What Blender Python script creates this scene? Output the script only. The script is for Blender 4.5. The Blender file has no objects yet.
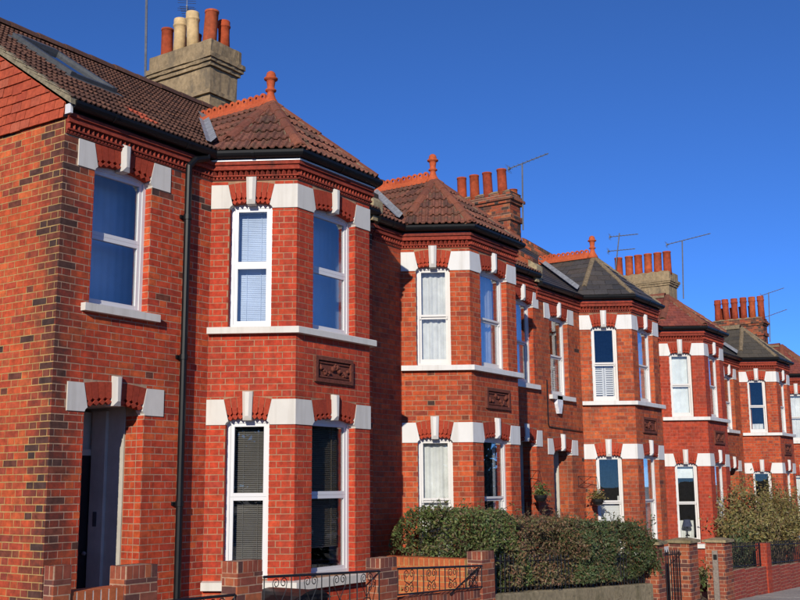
import bpy, bmesh, math, random
from mathutils import Vector, Matrix
random.seed(7)
R = math.radians
scene = bpy.context.scene
col = scene.collection

# ------------------------------------------------------------------ camera, sky, sun, exposure
EYE = 1.65
F_PX, PITCH, YAW, ROLL = 1049.855, R(10.0709), R(33.9138), R(0.4597)
fwd = Vector((math.cos(YAW) * math.cos(PITCH), math.sin(YAW) * math.cos(PITCH), math.sin(PITCH)))
rgt = Vector((math.sin(YAW), -math.cos(YAW), 0))
upv = rgt.cross(fwd)
CAM = Vector((0, 0, EYE))
cd = bpy.data.cameras.new('camera')
cd.sensor_width = 36.0
cd.lens = 36.0 * F_PX / 800.0
cd.clip_end = 3000
cam = bpy.data.objects.new('camera', cd)
col.objects.link(cam)
c_, s_ = math.cos(ROLL), math.sin(ROLL)
r2 = rgt * c_ + upv * s_
u2 = upv * c_ - rgt * s_
# image u = r.w ; rotate so that the picture is rolled by ROLL
r2, u2 = rgt * c_ - upv * s_, upv * c_ + rgt * s_
cam.matrix_world = Matrix(((r2.x, u2.x, -fwd.x, 0), (r2.y, u2.y, -fwd.y, 0), (r2.z, u2.z, -fwd.z, EYE), (0, 0, 0, 1)))
scene.camera = cam

SUN_AZ, SUN_EL = R(66.5), R(20.5)      # measured from the house fronts' normal, towards the near end of the street
sun_dir = Vector((-math.sin(SUN_AZ) * math.cos(SUN_EL), -math.cos(SUN_AZ) * math.cos(SUN_EL), math.sin(SUN_EL)))
world = bpy.data.worlds.new('World')
scene.world = world
world.use_nodes = True
wn = world.node_tree
bg = wn.nodes['Background']
sky = wn.nodes.new('ShaderNodeTexSky')
sky.sky_type = 'NISHITA'
sky.sun_disc = False
sky.sun_elevation = SUN_EL
sky.sun_rotation = math.atan2(sun_dir.x, sun_dir.y)
sky.air_density = 0.6
sky.dust_density = 0.0
sky.ozone_density = 10.0
sky.altitude = 3000
wn.links.new(sky.outputs[0], bg.inputs[0])
bg.inputs[1].default_value = 0.138
sl = bpy.data.lights.new('sun', 'SUN')
sl.energy = 3.35
sl.angle = R(0.5)
sl.color = (1.0, 0.92, 0.79)
so = bpy.data.objects.new('sun', sl)
col.objects.link(so)
so.location = (-10, -10, 30)
so.rotation_euler = sun_dir.to_track_quat('Z', 'Y').to_euler()
vs = scene.view_settings
vs.view_transform = 'Standard'
vs.look = 'None'
vs.gamma = 1
vs.use_curve_mapping = False
vs.exposure = 0.44

# ------------------------------------------------------------------ materials
class NT:
    def __init__(s, m):
        s.t = m.node_tree
        s.b = s.t.nodes['Principled BSDF']
    def n(s, k, **kw):
        x = s.t.nodes.new(k)
        for a, v in kw.items():
            setattr(x, a, v)
        return x
    def l(s, a, b):
        s.t.links.new(a, b)

def new_mat(name):
    m = bpy.data.materials.new(name)
    m.use_nodes = True
    return m, NT(m)

def tint_fac(g):
    a = g.n('ShaderNodeAttribute', attribute_name='tint')
    o = g.n('ShaderNodeObjectInfo')
    ad = g.n('ShaderNodeMath', operation='ADD')
    g.l(a.outputs['Fac'], ad.inputs[0]); g.l(o.outputs['Random'], ad.inputs[1])
    fr = g.n('ShaderNodeMath', operation='FRACT')
    g.l(ad.outputs[0], fr.inputs[0])
    return fr.outputs[0]

def ramp(g, fac, cols, const=False):
    r = g.n('ShaderNodeValToRGB')
    e = r.color_ramp.elements
    if const: r.color_ramp.interpolation = 'CONSTANT'
    n = len(cols)
    e[0].position = 0; e[0].color = (*cols[0], 1)
    e[1].position = (n - 1) / n if const else 1.0
    e[1].color = (*cols[-1], 1)
    for i in range(1, n - 1):
        x = e.new(i / (n if const else (n - 1)))
        x.color = (*cols[i], 1)
    g.l(fac, r.inputs[0])
    return r.outputs[0]

def mottle(g, colr, scale, lo, hi, detail=6, second=None):
    """multiply a colour by noise between lo and hi (grain, dirt)"""
    tc = g.n('ShaderNodeTexCoord'); geo = g.n('ShaderNodeNewGeometry')
    nz = g.n('ShaderNodeTexNoise'); nz.inputs['Scale'].default_value = scale; nz.inputs['Detail'].default_value = detail
    nz.inputs['Roughness'].default_value = 0.65
    g.l(geo.outputs['Position'], nz.inputs['Vector'])
    mr = g.n('ShaderNodeMapRange')
    mr.inputs[1].default_value = 0.3; mr.inputs[2].default_value = 0.7
    mr.inputs[3].default_value = lo; mr.inputs[4].default_value = hi
    g.l(nz.outputs[0], mr.inputs[0])
    mx = g.n('ShaderNodeMix', data_type='RGBA', blend_type='MULTIPLY')
    mx.inputs[0].default_value = 1
    g.l(colr, mx.inputs[6])
    cb = g.n('ShaderNodeCombineColor')
    for i in range(3): g.l(mr.outputs[0], cb.inputs[i])
    g.l(cb.outputs[0], mx.inputs[7])
    return mx.outputs[2], nz

def bump(g, scale, strength, dist=0.004, tex='ShaderNodeTexNoise'):
    geo = g.n('ShaderNodeNewGeometry')
    nz = g.n(tex); nz.inputs['Scale'].default_value = scale
    if tex == 'ShaderNodeTexNoise': nz.inputs['Detail'].default_value = 8
    g.l(geo.outputs['Position'], nz.inputs['Vector'])
    b = g.n('ShaderNodeBump'); b.inputs['Strength'].default_value = strength; b.inputs['Distance'].default_value = dist
    g.l(nz.outputs[0], b.inputs['Height'])
    g.l(b.outputs[0], g.b.inputs['Normal'])

def mat_var(name, cols, rough=0.9, nscale=18, lo=0.75, hi=1.2, bscale=120, bstr=0.5, stain=None, spec=0.3, const=False, big=(0.85, 1.12), streak=None, corner=None):
    """per-piece colour from a ramp + grain + large soft dirt"""
    m, g = new_mat(name)
    c = ramp(g, tint_fac(g), cols, const) if len(cols) > 1 else None
    if c is None:
        rgb = g.n('ShaderNodeRGB'); rgb.outputs[0].default_value = (*cols[0], 1); c = rgb.outputs[0]
    c, _ = mottle(g, c, nscale, lo, hi)
    c, _ = mottle(g, c, 1.3, big[0], big[1], 4)
    if stain:
        scol, sscale, thr, amt = stain
        geo = g.n('ShaderNodeNewGeometry')
        nz = g.n('ShaderNodeTexNoise'); nz.inputs['Scale'].default_value = sscale; nz.inputs['Detail'].default_value = 7
        nz.inputs['Roughness'].default_value = 0.7
        mp = g.n('ShaderNodeMapping'); mp.inputs['Scale'].default_value = (1, 1, 0.45)
        g.l(geo.outputs['Position'], mp.inputs[0]); g.l(mp.outputs[0], nz.inputs['Vector'])
        mr = g.n('ShaderNodeMapRange'); mr.inputs[1].default_value = thr; mr.inputs[2].default_value = thr + 0.14
        mr.inputs[4].default_value = amt
        g.l(nz.outputs[0], mr.inputs[0])
        mx = g.n('ShaderNodeMix', data_type='RGBA')
        g.l(mr.outputs[0], mx.inputs[0]); g.l(c, mx.inputs[6]); mx.inputs[7].default_value = (*scol, 1)
        c = mx.outputs[2]
    if streak:      # vertical run-down dirt
        geo = g.n('ShaderNodeNewGeometry')
        mp = g.n('ShaderNodeMapping'); mp.inputs['Scale'].default_value = (9, 9, .55)
        nz = g.n('ShaderNodeTexNoise'); nz.inputs['Scale'].default_value = 1.0; nz.inputs['Detail'].default_value = 5; nz.inputs['Roughness'].default_value = .6
        g.l(geo.outputs['Position'], mp.inputs[0]); g.l(mp.outputs[0], nz.inputs['Vector'])
        mr = g.n('ShaderNodeMapRange'); mr.inputs[1].default_value = .50; mr.inputs[2].default_value = .72; mr.inputs[4].default_value = streak[1]
        g.l(nz.outputs[0], mr.inputs[0])
        mx = g.n('ShaderNodeMix', data_type='RGBA'); g.l(mr.outputs[0], mx.inputs[0]); g.l(c, mx.inputs[6]); mx.inputs[7].default_value = (*streak[0], 1)
        c = mx.outputs[2]
    if corner:      # soot deposit on the exposed corner of the end house
        geo = g.n('ShaderNodeNewGeometry')
        ds = g.n('ShaderNodeVectorMath', operation='MULTIPLY'); ds.inputs[1].default_value = (1, 1, 0)
        g.l(geo.outputs['Position'], ds.inputs[0])
        dd = g.n('ShaderNodeVectorMath', operation='DISTANCE'); dd.inputs[1].default_value = (corner[0], corner[1], 0)
        g.l(ds.outputs[0], dd.inputs[0])
        nz = g.n('ShaderNodeTexNoise'); nz.inputs['Scale'].default_value = 4.0; nz.inputs['Detail'].default_value = 7; nz.inputs['Roughness'].default_value = .7
        g.l(geo.outputs['Position'], nz.inputs['Vector'])
        ad = g.n('ShaderNodeMath', operation='MULTIPLY_ADD'); ad.inputs[1].default_value = 1.3; g.l(nz.outputs[0], ad.inputs[0]); g.l(dd.outputs['Value'], ad.inputs[2])
        mr = g.n('ShaderNodeMapRange'); mr.inputs[1].default_value = .62; mr.inputs[2].default_value = 1.15; mr.inputs[3].default_value = corner[2]; mr.inputs[4].default_value = 0
        g.l(ad.outputs[0], mr.inputs[0])
        mx = g.n('ShaderNodeMix', data_type='RGBA'); g.l(mr.outputs[0], mx.inputs[0]); g.l(c, mx.inputs[6]); mx.inputs[7].default_value = (.045, .026, .021, 1)
        c = mx.outputs[2]
    g.l(c, g.b.inputs['Base Color'])
    g.b.inputs['Roughness'].default_value = rough
    g.b.inputs['Specular IOR Level'].default_value = spec
    if bstr: bump(g, bscale, bstr)
    return m

M = {}
SOOT = ((0.06, 0.026, 0.018), 1.1, 0.60, 0.42)
LIME = ((0.55, 0.40, 0.33), 2.3, 0.68, 0.35)
M['brick_end'] = mat_var('brick_red_orange', [(.42, .048, .020), (.52, .066, .022), (.46, .052, .021), (.56, .100, .028), (.34, .040, .022), (.50, .060, .022)], nscale=13, lo=.62, hi=1.28, stain=SOOT, streak=((.10, .036, .024), .38), corner=(6.797, 8.795, .88))
M['brick_gable'] = mat_var('brick_orange', [(.45, .068, .024), (.53, .092, .028), (.38, .056, .026), (.55, .115, .034), (.26, .050, .030), (.50, .075, .026), (.42, .080, .034)], nscale=13, lo=.62, hi=1.28, stain=SOOT, streak=((.10, .036, .024), .38), corner=(6.797, 8.795, .88))
M['brick_bay'] = mat_var('brick_bright_red', [(.41, .043, .018), (.47, .054, .021), (.37, .040, .019), (.50, .066, .024), (.43, .048, .020), (.36, .048, .026)], nscale=13, lo=.62, hi=1.28, stain=((.14, .045, .030), 1.4, .58, .45), streak=((.12, .040, .026), .42))
M['brick_soot'] = mat_var('brick_soot_dark', [(.085, .036, .027), (.055, .031, .026), (.14, .042, .026), (.20, .050, .026), (.11, .038, .027)], nscale=13, lo=.55, hi=1.35)
M['brick_b'] = mat_var('brick_orange_red', [(.42, .062, .021), (.49, .082, .025), (.37, .054, .022), (.52, .098, .030), (.26, .048, .026), (.45, .070, .022)], nscale=13, lo=.62, hi=1.28, stain=((.13, .045, .028), 1.1, .55, .55), streak=((.12, .040, .026), .42))
M['brick_c'] = mat_var('brick_brown_orange', [(.42, .075, .025), (.49, .100, .031), (.34, .060, .026), (.52, .120, .036), (.24, .052, .028), (.44, .082, .026)], nscale=13, lo=.62, hi=1.28, stain=((.15, .055, .034), 1.2, .53, .55), streak=((.12, .040, .026), .42))
M['brick_d'] = mat_var('brick_painted_red', [(.38, .046, .020), (.43, .060, .024), (.32, .040, .020), (.35, .060, .030)], nscale=13, lo=.62, hi=1.28, stain=((.17, .045, .028), 1.6, .52, .6), streak=((.12, .040, .026), .42))
M['brick_arch'] = mat_var('brick_rubbed_red', [(.34, .046, .022), (.39, .055, .024), (.30, .041, .021)], nscale=40)
M['cornice'] = mat_var('brick_cornice', [(.27, .042, .024), (.32, .050, .026), (.21, .036, .022)], nscale=22, lo=.6, stain=((.035, .020, .016), 2.5, .52, .6))
M['brick_pier'] = mat_var('brick_garden', [(.30, .075, .034), (.22, .055, .034), (.36, .10, .040), (.15, .050, .038), (.10, .042, .034)], stain=((.10, .085, .05), 3.0, .60, .5))
M['brick_low'] = mat_var('brick_low_wall', [(.30, .052, .034), (.25, .044, .032), (.34, .062, .036)], stain=((.22, .12, .09), 2.0, .58, .5))
M['brick_div'] = mat_var('brick_garden_orange', [(.42, .10, .034), (.47, .13, .044), (.36, .08, .030)])
M['brick_chim'] = mat_var('brick_chimney', [(.36, .085, .034), (.27, .06, .028), (.12, .05, .032), (.045, .035, .03), (.42, .13, .05)], stain=((.03, .026, .022), 2.2, .55, .7))
M['mortar_tan'] = mat_var('mortar_tan', [(.43, .275, .105)], bscale=260, nscale=9, lo=.7)
M['mortar_grey'] = mat_var('mortar_grey', [(.42, .27, .175)], bscale=260, nscale=9, lo=.65)
M['mortar_pink'] = mat_var('mortar_pink', [(.36, .20, .115)], bscale=260, nscale=9, lo=.7)
M['mortar_dark'] = mat_var('mortar_dark', [(.28, .155, .10)], bscale=260, nscale=9, lo=.6)
M['mortar_red'] = mat_var('mortar_red', [(.36, .10, .065)], bscale=260, nscale=9, lo=.7)
M['mortar_white'] = mat_var('mortar_white', [(.60, .52, .42)], bscale=260, nscale=9)
M['stone_white'] = mat_var('white_painted_stone', [(.64, .61, .545)], rough=.7, nscale=5, lo=.94, hi=1.02, bscale=60, bstr=.12, stain=((.50, .45, .38), 5, .66, .5), big=(.95, 1.02), streak=((.36, .32, .26), .38))
M['stone_white_b'] = mat_var('bright_painted_stone', [(.68, .67, .64)], rough=.65, nscale=5, lo=.95, hi=1.02, bscale=60, bstr=.1, stain=((.5, .45, .40), 6, .70, .4), big=(.96, 1.02), streak=((.36, .32, .26), .38))
M['upvc'] = mat_var('white_plastic', [(.65, .65, .65)], rough=.35, nscale=4, lo=.97, hi=1.0, bstr=0, spec=.5, big=(.97, 1.0))
M['sash_paint'] = mat_var('white_sash_paint', [(.66, .65, .63)], rough=.5, nscale=7, lo=.93, hi=1.0, bstr=.05, spec=.4, big=(.95, 1.0))
M['terracotta'] = mat_var('terracotta_orange', [(.45, .085, .030), (.50, .105, .036), (.40, .070, .028)], nscale=25, stain=((.10, .05, .035), 5, .63, .5))
M['terra_dark'] = mat_var('terracotta_brown', [(.16, .045, .028)], nscale=35, lo=.55, hi=1.2)
M['pot_red'] = mat_var('clay_pot_red', [(.42, .075, .024), (.34, .055, .024), (.46, .095, .03), (.38, .085, .035)], nscale=9, lo=.6, stain=((.12, .05, .03), 4, .56, .4), streak=((.10, .045, .028), .22))
M['pot_buff'] = mat_var('clay_pot_buff', [(.62, .44, .22)], nscale=9, stain=((.30, .20, .10), 5, .62, .5))
M['tile_brown'] = mat_var('roof_tile_brown', [(.095, .046, .032), (.13, .060, .040), (.07, .036, .028), (.15, .070, .046), (.11, .05, .034)], nscale=30, lo=.6, stain=((.05, .04, .028), 3, .60, .5))
M['tile_red'] = mat_var('roof_tile_red', [(.145, .060, .042), (.21, .080, .050), (.11, .052, .040), (.24, .090, .058), (.17, .066, .044)], nscale=22, lo=.5, hi=1.35, stain=((.085, .068, .042), 5, .50, .65))
M['tile_new'] = mat_var('roof_tile_new_red', [(.36, .075, .04)], nscale=30)
M['tile_hung'] = mat_var('hung_tile_red', [(.40, .070, .030), (.45, .085, .036), (.36, .058, .028), (.42, .10, .05)], nscale=20, stain=((.20, .05, .03), 3, .62, .5))
M['tile_plain'] = mat_var('plain_tile_mauve', [(.24, .060, .042), (.19, .055, .045), (.28, .075, .05), (.15, .05, .04)], nscale=25, stain=((.13, .10, .035), 2.5, .62, .5))
M['slate'] = mat_var('roof_slate', [(.060, .055, .055), (.085, .075, .068), (.048, .047, .050), (.105, .082, .064)], rough=.62, nscale=25, stain=((.10, .088, .066), 3, .62, .4))
M['slate_moss'] = mat_var('roof_slate_mossy', [(.070, .062, .050), (.088, .074, .056), (.058, .052, .044)], rough=.8, nscale=25, stain=((.085, .075, .045), 3, .56, .5))
M['hip_mortar'] = mat_var('hip_mortar', [(.24, .18, .11)], nscale=25, lo=.45, bscale=80, bstr=.8)
M['hip_red'] = mat_var('hip_tile_red', [(.20, .066, .040), (.24, .082, .046), (.165, .056, .037)], nscale=25, stain=((.12, .08, .05), 4, .56, .6))
M['underlay'] = mat_var('roof_underlay', [(.05, .035, .028)])
M['cement'] = mat_var('cement_render', [(.31, .225, .125)], nscale=14, lo=.65, hi=1.2, bscale=50, bstr=.5, stain=((.10, .085, .065), 2.6, .52, .7), big=(.75, 1.2))
M['verge'] = mat_var('verge_mortar', [(.27, .225, .145)], nscale=20, lo=.5, bscale=60, bstr=.7)
M['lead'] = mat_var('lead_flashing', [(.27, .28, .30)], rough=.5, nscale=12, lo=.6, bstr=.2)
M['black_gloss'] = mat_var('black_gutter_plastic', [(.007, .0075, .009)], rough=.45, nscale=9, lo=.8, bstr=0, spec=.2)
M['iron'] = mat_var('black_iron', [(.010, .010, .011)], rough=.45, bstr=.1, spec=.5)
M['grey_metal'] = mat_var('aerial_metal', [(.13, .135, .145)], rough=.4, bstr=0, spec=.6)
M['skylight'] = mat_var('skylight_grey', [(.075, .08, .085)], rough=.5, bstr=0, spec=.5)
M['porch'] = mat_var('porch_paint', [(.46, .43, .37)], rough=.8, nscale=3, lo=.9, bstr=.1)
M['door'] = mat_var('dark_door_paint', [(.010, .010, .013)], rough=.35, bstr=0, spec=.5)
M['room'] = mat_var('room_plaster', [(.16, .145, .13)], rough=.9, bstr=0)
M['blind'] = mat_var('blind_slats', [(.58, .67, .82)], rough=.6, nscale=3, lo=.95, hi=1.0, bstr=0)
M['blind_grey'] = mat_var('blind_slats_grey', [(.17, .155, .14)], rough=.5, nscale=3, lo=.9, hi=1.0, bstr=0)
M['blind_tan'] = mat_var('blind_slats_tan', [(.27, .22, .165)], rough=.5, nscale=3, lo=.9, hi=1.0, bstr=0)
M['curtain'] = mat_var('curtain_net', [(.66, .66, .63)], rough=.95, nscale=5, lo=.9, bstr=.1)
M['curtain_amber'] = mat_var('curtain_amber', [(.40, .17, .04)], rough=.95, bstr=.1)
M['shade'] = mat_var('roller_shade', [(.70, .73, .70)], rough=.9, nscale=4, lo=.92, bstr=.1)
M['alarm'] = mat_var('alarm_white', [(.74, .76, .80)], rough=.4, bstr=0, spec=.5)
M['concrete'] = mat_var('concrete_wall', [(.30, .24, .14)], nscale=14, lo=.55, hi=1.25, bscale=70, bstr=.6, stain=((.12, .10, .045), 3, .52, .65))
M['timber'] = mat_var('weathered_board', [(.24, .20, .17)], nscale=30, lo=.7)
M['pavement'] = mat_var('pavement_slab', [(.36, .33, .29), (.40, .37, .32), (.32, .295, .26)], nscale=16, lo=.75, stain=((.16, .145, .12), 1.2, .58, .5))
M['asphalt'] = mat_var('asphalt', [(.085, .084, .082)], nscale=90, lo=.6, hi=1.4, bscale=200, bstr=.8)
M['soil'] = mat_var('garden_ground', [(.17, .14, .10)], nscale=20, lo=.5, bscale=30, bstr=.8)
M['kerb'] = mat_var('kerb_stone', [(.27, .26, .24)], nscale=20)
M['bark'] = mat_var('twig_bark', [(.075, .05, .034), (.11, .075, .05)], nscale=30)
M['stone_buff'] = mat_var('kneeler_stone', [(.40, .32, .19)], nscale=18, lo=.6, stain=((.10, .08, .06), 4, .56, .6))
M['lamp_shade'] = mat_var('lamp_blue', [(.05, .06, .11)], bstr=0)
M['flower'] = mat_var('flower_petals', [(.55, .04, .10), (.5, .10, .03), (.5, .3, .04)], bstr=0)
M['bag'] = mat_var('rubbish_bag_white', [(.55, .60, .66)], rough=.45, bscale=30, bstr=.5)
M['bin'] = mat_var('black_bin', [(.014, .014, .015)], rough=.4, bstr=0)

def leaf_mat(name, cols):
    m, g = new_mat(name)
    c = ramp(g, tint_fac(g), cols)
    g.l(c, g.b.inputs['Base Color'])
    g.b.inputs['Roughness'].default_value = .55
    tr = g.n('ShaderNodeBsdfTranslucent'); g.l(c, tr.inputs[0])
    mx = g.n('ShaderNodeMixShader'); mx.inputs[0].default_value = .25
    out = g.t.nodes['Material Output']
    g.l(g.b.outputs[0], mx.inputs[1]); g.l(tr.outputs[0], mx.inputs[2]); g.l(mx.outputs[0], out.inputs[0])
    return m
M['leaf_green'] = leaf_mat('leaf_green', [(.08, .13, .035), (.14, .19, .05), (.05, .09, .028), (.19, .21, .065), (.16, .09, .05), (.06, .10, .03)])
M['leaf_brown'] = leaf_mat('leaf_brown', [(.21, .105, .058), (.27, .14, .075), (.13, .125, .05), (.16, .085, .052), (.10, .13, .04), (.19, .15, .06)])
M['leaf_dark'] = leaf_mat('leaf_dark', [(.055, .09, .032), (.085, .125, .04), (.038, .068, .026), (.16, .10, .045), (.11, .14, .05), (.05, .08, .028)])
M['leaf_olive'] = leaf_mat('leaf_olive', [(.179, .172, .053), (.239, .187, .067), (.120, .128, .041), (.224, .128, .060), (.299, .269, .075)])
M['leaf_tree'] = leaf_mat('leaf_tree', [(.035, .06, .02), (.05, .075, .024), (.025, .045, .016)])

def glass_mat():
    m = bpy.data.materials.new('window_glass'); m.use_nodes = True
    t = m.node_tree; t.nodes.remove(t.nodes['Principled BSDF'])
    o = t.nodes['Material Output']
    tr = t.nodes.new('ShaderNodeBsdfTransparent'); tr.inputs[0].default_value = (.95, .965, .97, 1)
    gl = t.nodes.new('ShaderNodeBsdfGlossy'); gl.inputs['Roughness'].default_value = 0.0
    geo = t.nodes.new('ShaderNodeNewGeometry')
    nz = t.nodes.new('ShaderNodeTexNoise'); nz.inputs['Scale'].default_value = 1.1
    t.links.new(geo.outputs['Position'], nz.inputs['Vector'])
    b = t.nodes.new('ShaderNodeBump'); b.inputs['Strength'].default_value = .06; b.inputs['Distance'].default_value = .05
    t.links.new(nz.outputs[0], b.inputs['Height']); t.links.new(b.outputs[0], gl.inputs['Normal'])
    dt = t.nodes.new('ShaderNodeVectorMath'); dt.operation = 'DOT_PRODUCT'
    t.links.new(geo.outputs['Incoming'], dt.inputs[0]); t.links.new(geo.outputs['Normal'], dt.inputs[1])
    ab = t.nodes.new('ShaderNodeMath'); ab.operation = 'ABSOLUTE'; t.links.new(dt.outputs['Value'], ab.inputs[0])
    su = t.nodes.new('ShaderNodeMath'); su.operation = 'SUBTRACT'; su.inputs[0].default_value = 1; t.links.new(ab.outputs[0], su.inputs[1])
    pw = t.nodes.new('ShaderNodeMath'); pw.operation = 'POWER'; pw.inputs[1].default_value = 2.15; t.links.new(su.outputs[0], pw.inputs[0])
    ma = t.nodes.new('ShaderNodeMath'); ma.operation = 'MULTIPLY_ADD'; ma.inputs[1].default_value = .96; ma.inputs[2].default_value = .045; t.links.new(pw.outputs[0], ma.inputs[0])
    mx = t.nodes.new('ShaderNodeMixShader')
    t.links.new(ma.outputs[0], mx.inputs[0]); t.links.new(tr.outputs[0], mx.inputs[1]); t.links.new(gl.outputs[0], mx.inputs[2])
    t.links.new(mx.outputs[0], o.inputs[0])
    return m
M['glass'] = glass_mat()

# ------------------------------------------------------------------ mesh helpers
def setprops(o, label=None, cat=None, group=None, kind=None):
    if label: o['label'] = label
    if cat: o['category'] = cat
    if group: o['group'] = group
    if kind: o['kind'] = kind
    return o

def thing(name, loc, label, cat, group=None):
    o = bpy.data.objects.new(name, None)
    o.empty_display_size = .3
    col.objects.link(o)
    o.location = loc
    return setprops(o, label, cat, group)

WLOC = {}
def wloc(o):
    """world location of an un-rotated parent chain"""
    p = Vector((0, 0, 0))
    while o is not None:
        p += o.location
        o = o.parent
    return p

class MB:
    def __init__(s):
        s.v = []; s.f = []; s.t = []; s.smooth = False
    def add(s, vs, fs, tint=0.0):
        b = len(s.v)
        s.v.extend([tuple(x) for x in vs])
        for f in fs:
            s.f.append([i + b for i in f]); s.t.append(tint)
    def hexa(s, p, tint=0.0):
        """p: 4 bottom pts then 4 top pts"""
        s.add(p, [(0, 3, 2, 1), (4, 5, 6, 7), (0, 1, 5, 4), (1, 2, 6, 5), (2, 3, 7, 6), (3, 0, 4, 7)], tint)
    def box(s, x0, x1, y0, y1, z0, z1, tint=0.0):
        s.hexa([(x0, y0, z0), (x1, y0, z0), (x1, y1, z0), (x0, y1, z0), (x0, y0, z1), (x1, y0, z1), (x1, y1, z1), (x0, y1, z1)], tint)
    def prism(s, poly3, vec, tint=0.0):
        n = len(poly3); a = [Vector(p) for p in poly3]; b = [p + vec for p in a]
        s.add(a + b, [list(range(n))[::-1], list(range(n, 2 * n))] + [(i, (i + 1) % n, n + (i + 1) % n, n + i) for i in range(n)], tint)
    def tube(s, pts, r, seg=5, tint=0.0, r1=None, caps=True):
        pts = [Vector(p) for p in pts]; n = len(pts)
        rings = []
        ref = None
        for i, p in enumerate(pts):
            d = (pts[min(i + 1, n - 1)] - pts[max(i - 1, 0)])
            if d.length < 1e-9: d = Vector((0, 0, 1))
            d.normalize()
            if ref is None or abs(ref.dot(d)) > .95:
                ref = Vector((0, 0, 1)) if abs(d.z) < .9 else Vector((1, 0, 0))
            a = d.cross(ref).normalized(); b = d.cross(a)
            rr = r if r1 is None else r + (r1 - r) * i / max(1, n - 1)
            rings.append([p + (a * math.cos(2 * math.pi * k / seg) + b * math.sin(2 * math.pi * k / seg)) * rr for k in range(seg)])
        vs = [v for g in rings for v in g]; fs = []
        for i in range(n - 1):
            for k in range(seg):
                fs.append((i * seg + k, i * seg + (k + 1) % seg, (i + 1) * seg + (k + 1) % seg, (i + 1) * seg + k))
        if caps: fs += [tuple(range(seg))[::-1], tuple(range((n - 1) * seg, n * seg))]
        s.add(vs, fs, tint)
    def lathe(s, c, prof, seg=12, tint=0.0):
        c = Vector(c); vs = []; fs = []
        for r, z in prof:
            for k in range(seg):
                a = 2 * math.pi * k / seg
                vs.append(c + Vector((r * math.cos(a), r * math.sin(a), z)))
        n = len(prof)
        for i in range(n - 1):
            for k in range(seg):
                fs.append((i * seg + k, i * seg + (k + 1) % seg, (i + 1) * seg + (k + 1) % seg, (i + 1) * seg + k))
        fs += [tuple(range(seg))[::-1], tuple(range((n - 1) * seg, n * seg))]
        s.add(vs, fs, tint)
    def sweep(s, path, prof, tint=0.0):
        """path: 2-D points in order of increasing X (street side on the right); prof: closed (outward, z)"""
        n = len(path); P = [Vector((p[0], p[1])) for p in path]; m = len(prof)
        vs = []
        for i in range(n):
            ns = []
            if i > 0: d = (P[i] - P[i - 1]).normalized(); ns.append(Vector((d.y, -d.x)))
            if i < n - 1: d = (P[i + 1] - P[i]).normalized(); ns.append(Vector((d.y, -d.x)))
            if len(ns) == 2:
                b = (ns[0] + ns[1]).normalized(); k = 1 / max(.3, b.dot(ns[0]))
            else: b = ns[0]; k = 1
            for o, z in prof: vs.append((P[i].x + b.x * o * k, P[i].y + b.y * o * k, z))
        fs = []
        for i in range(n - 1):
            for j in range(m):
                fs.append((i * m + j, i * m + (j + 1) % m, (i + 1) * m + (j + 1) % m, (i + 1) * m + j))
        fs += [tuple(range(m)), tuple(range((n - 1) * m, n * m))[::-1]]
        s.add(vs, fs, tint)
    def mesh(s, name, origin=(0, 0, 0), fix=True, smooth=False):
        o = Vector(origin)
        me = bpy.data.meshes.new(name)
        me.from_pydata([tuple(Vector(v) - o) for v in s.v], [], s.f)
        at = me.attributes.new('tint', 'FLOAT', 'FACE')
        at.data.foreach_set('value', s.t)
        if fix:
            bm = bmesh.new(); bm.from_mesh(me)
            bmesh.ops.recalc_face_normals(bm, faces=bm.faces[:])
            bm.to_mesh(me); bm.free()
        if smooth:
            for p in me.polygons: p.use_smooth = True
        return me
    def build(s, name, mat, parent=None, loc=None, fix=True, smooth=False, kind=None, label=None):
        """vertices are in world space; loc = world origin of the new object"""
        base = wloc(parent) if parent else Vector((0, 0, 0))
        L = Vector(loc) if loc is not None else base
        o = bpy.data.objects.new(name, s.mesh(name, L, fix, smooth))
        o.data.materials.append(M[mat])
        o.parent = parent
        o.location = L - base
        col.objects.link(o)
        return setprops(o, label, None, None, kind)

def one(name, mat, parent, fn, **kw):
    m = MB(); fn(m); return m.build(name, mat, parent, **kw)

class Fr:
    """a vertical wall face: u along it, d outward, z up"""
    def __init__(s, a, b, z0=0.0, out=None):
        a = Vector((a[0], a[1], 0)); b = Vector((b[0], b[1], 0))
        s.o = a + Vector((0, 0, z0)); s.L = (b - a).length; s.t = (b - a).normalized()
        n = Vector((s.t.y, -s.t.x, 0))
        ref = Vector((out[0], out[1], 0)) if out else Vector((0, -1, 0))
        s.n = n if n.dot(ref) >= 0 else -n
        s.z0 = z0
    def p(s, u, d, z): return s.o + s.t * u + s.n * d + Vector((0, 0, z))
    def box(s, m, u0, u1, d0, d1, z0, z1, tint=0.0):
        m.hexa([s.p(u0, d0, z0), s.p(u1, d0, z0), s.p(u1, d1, z0), s.p(u0, d1, z0), s.p(u0, d0, z1), s.p(u1, d0, z1), s.p(u1, d1, z1), s.p(u0, d1, z1)], tint)
    def prism(s, m, poly, d0, d1, tint=0.0):
        m.prism([s.p(u, d0, z) for u, z in poly], s.n * (d1 - d0), tint)

def px(w):
    w = Vector(w) - CAM
    c = w.dot(fwd)
    if c <= .1: return None
    return 400 + F_PX * w.dot(r2) / c, 300 - F_PX * w.dot(u2) / c, c

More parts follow.
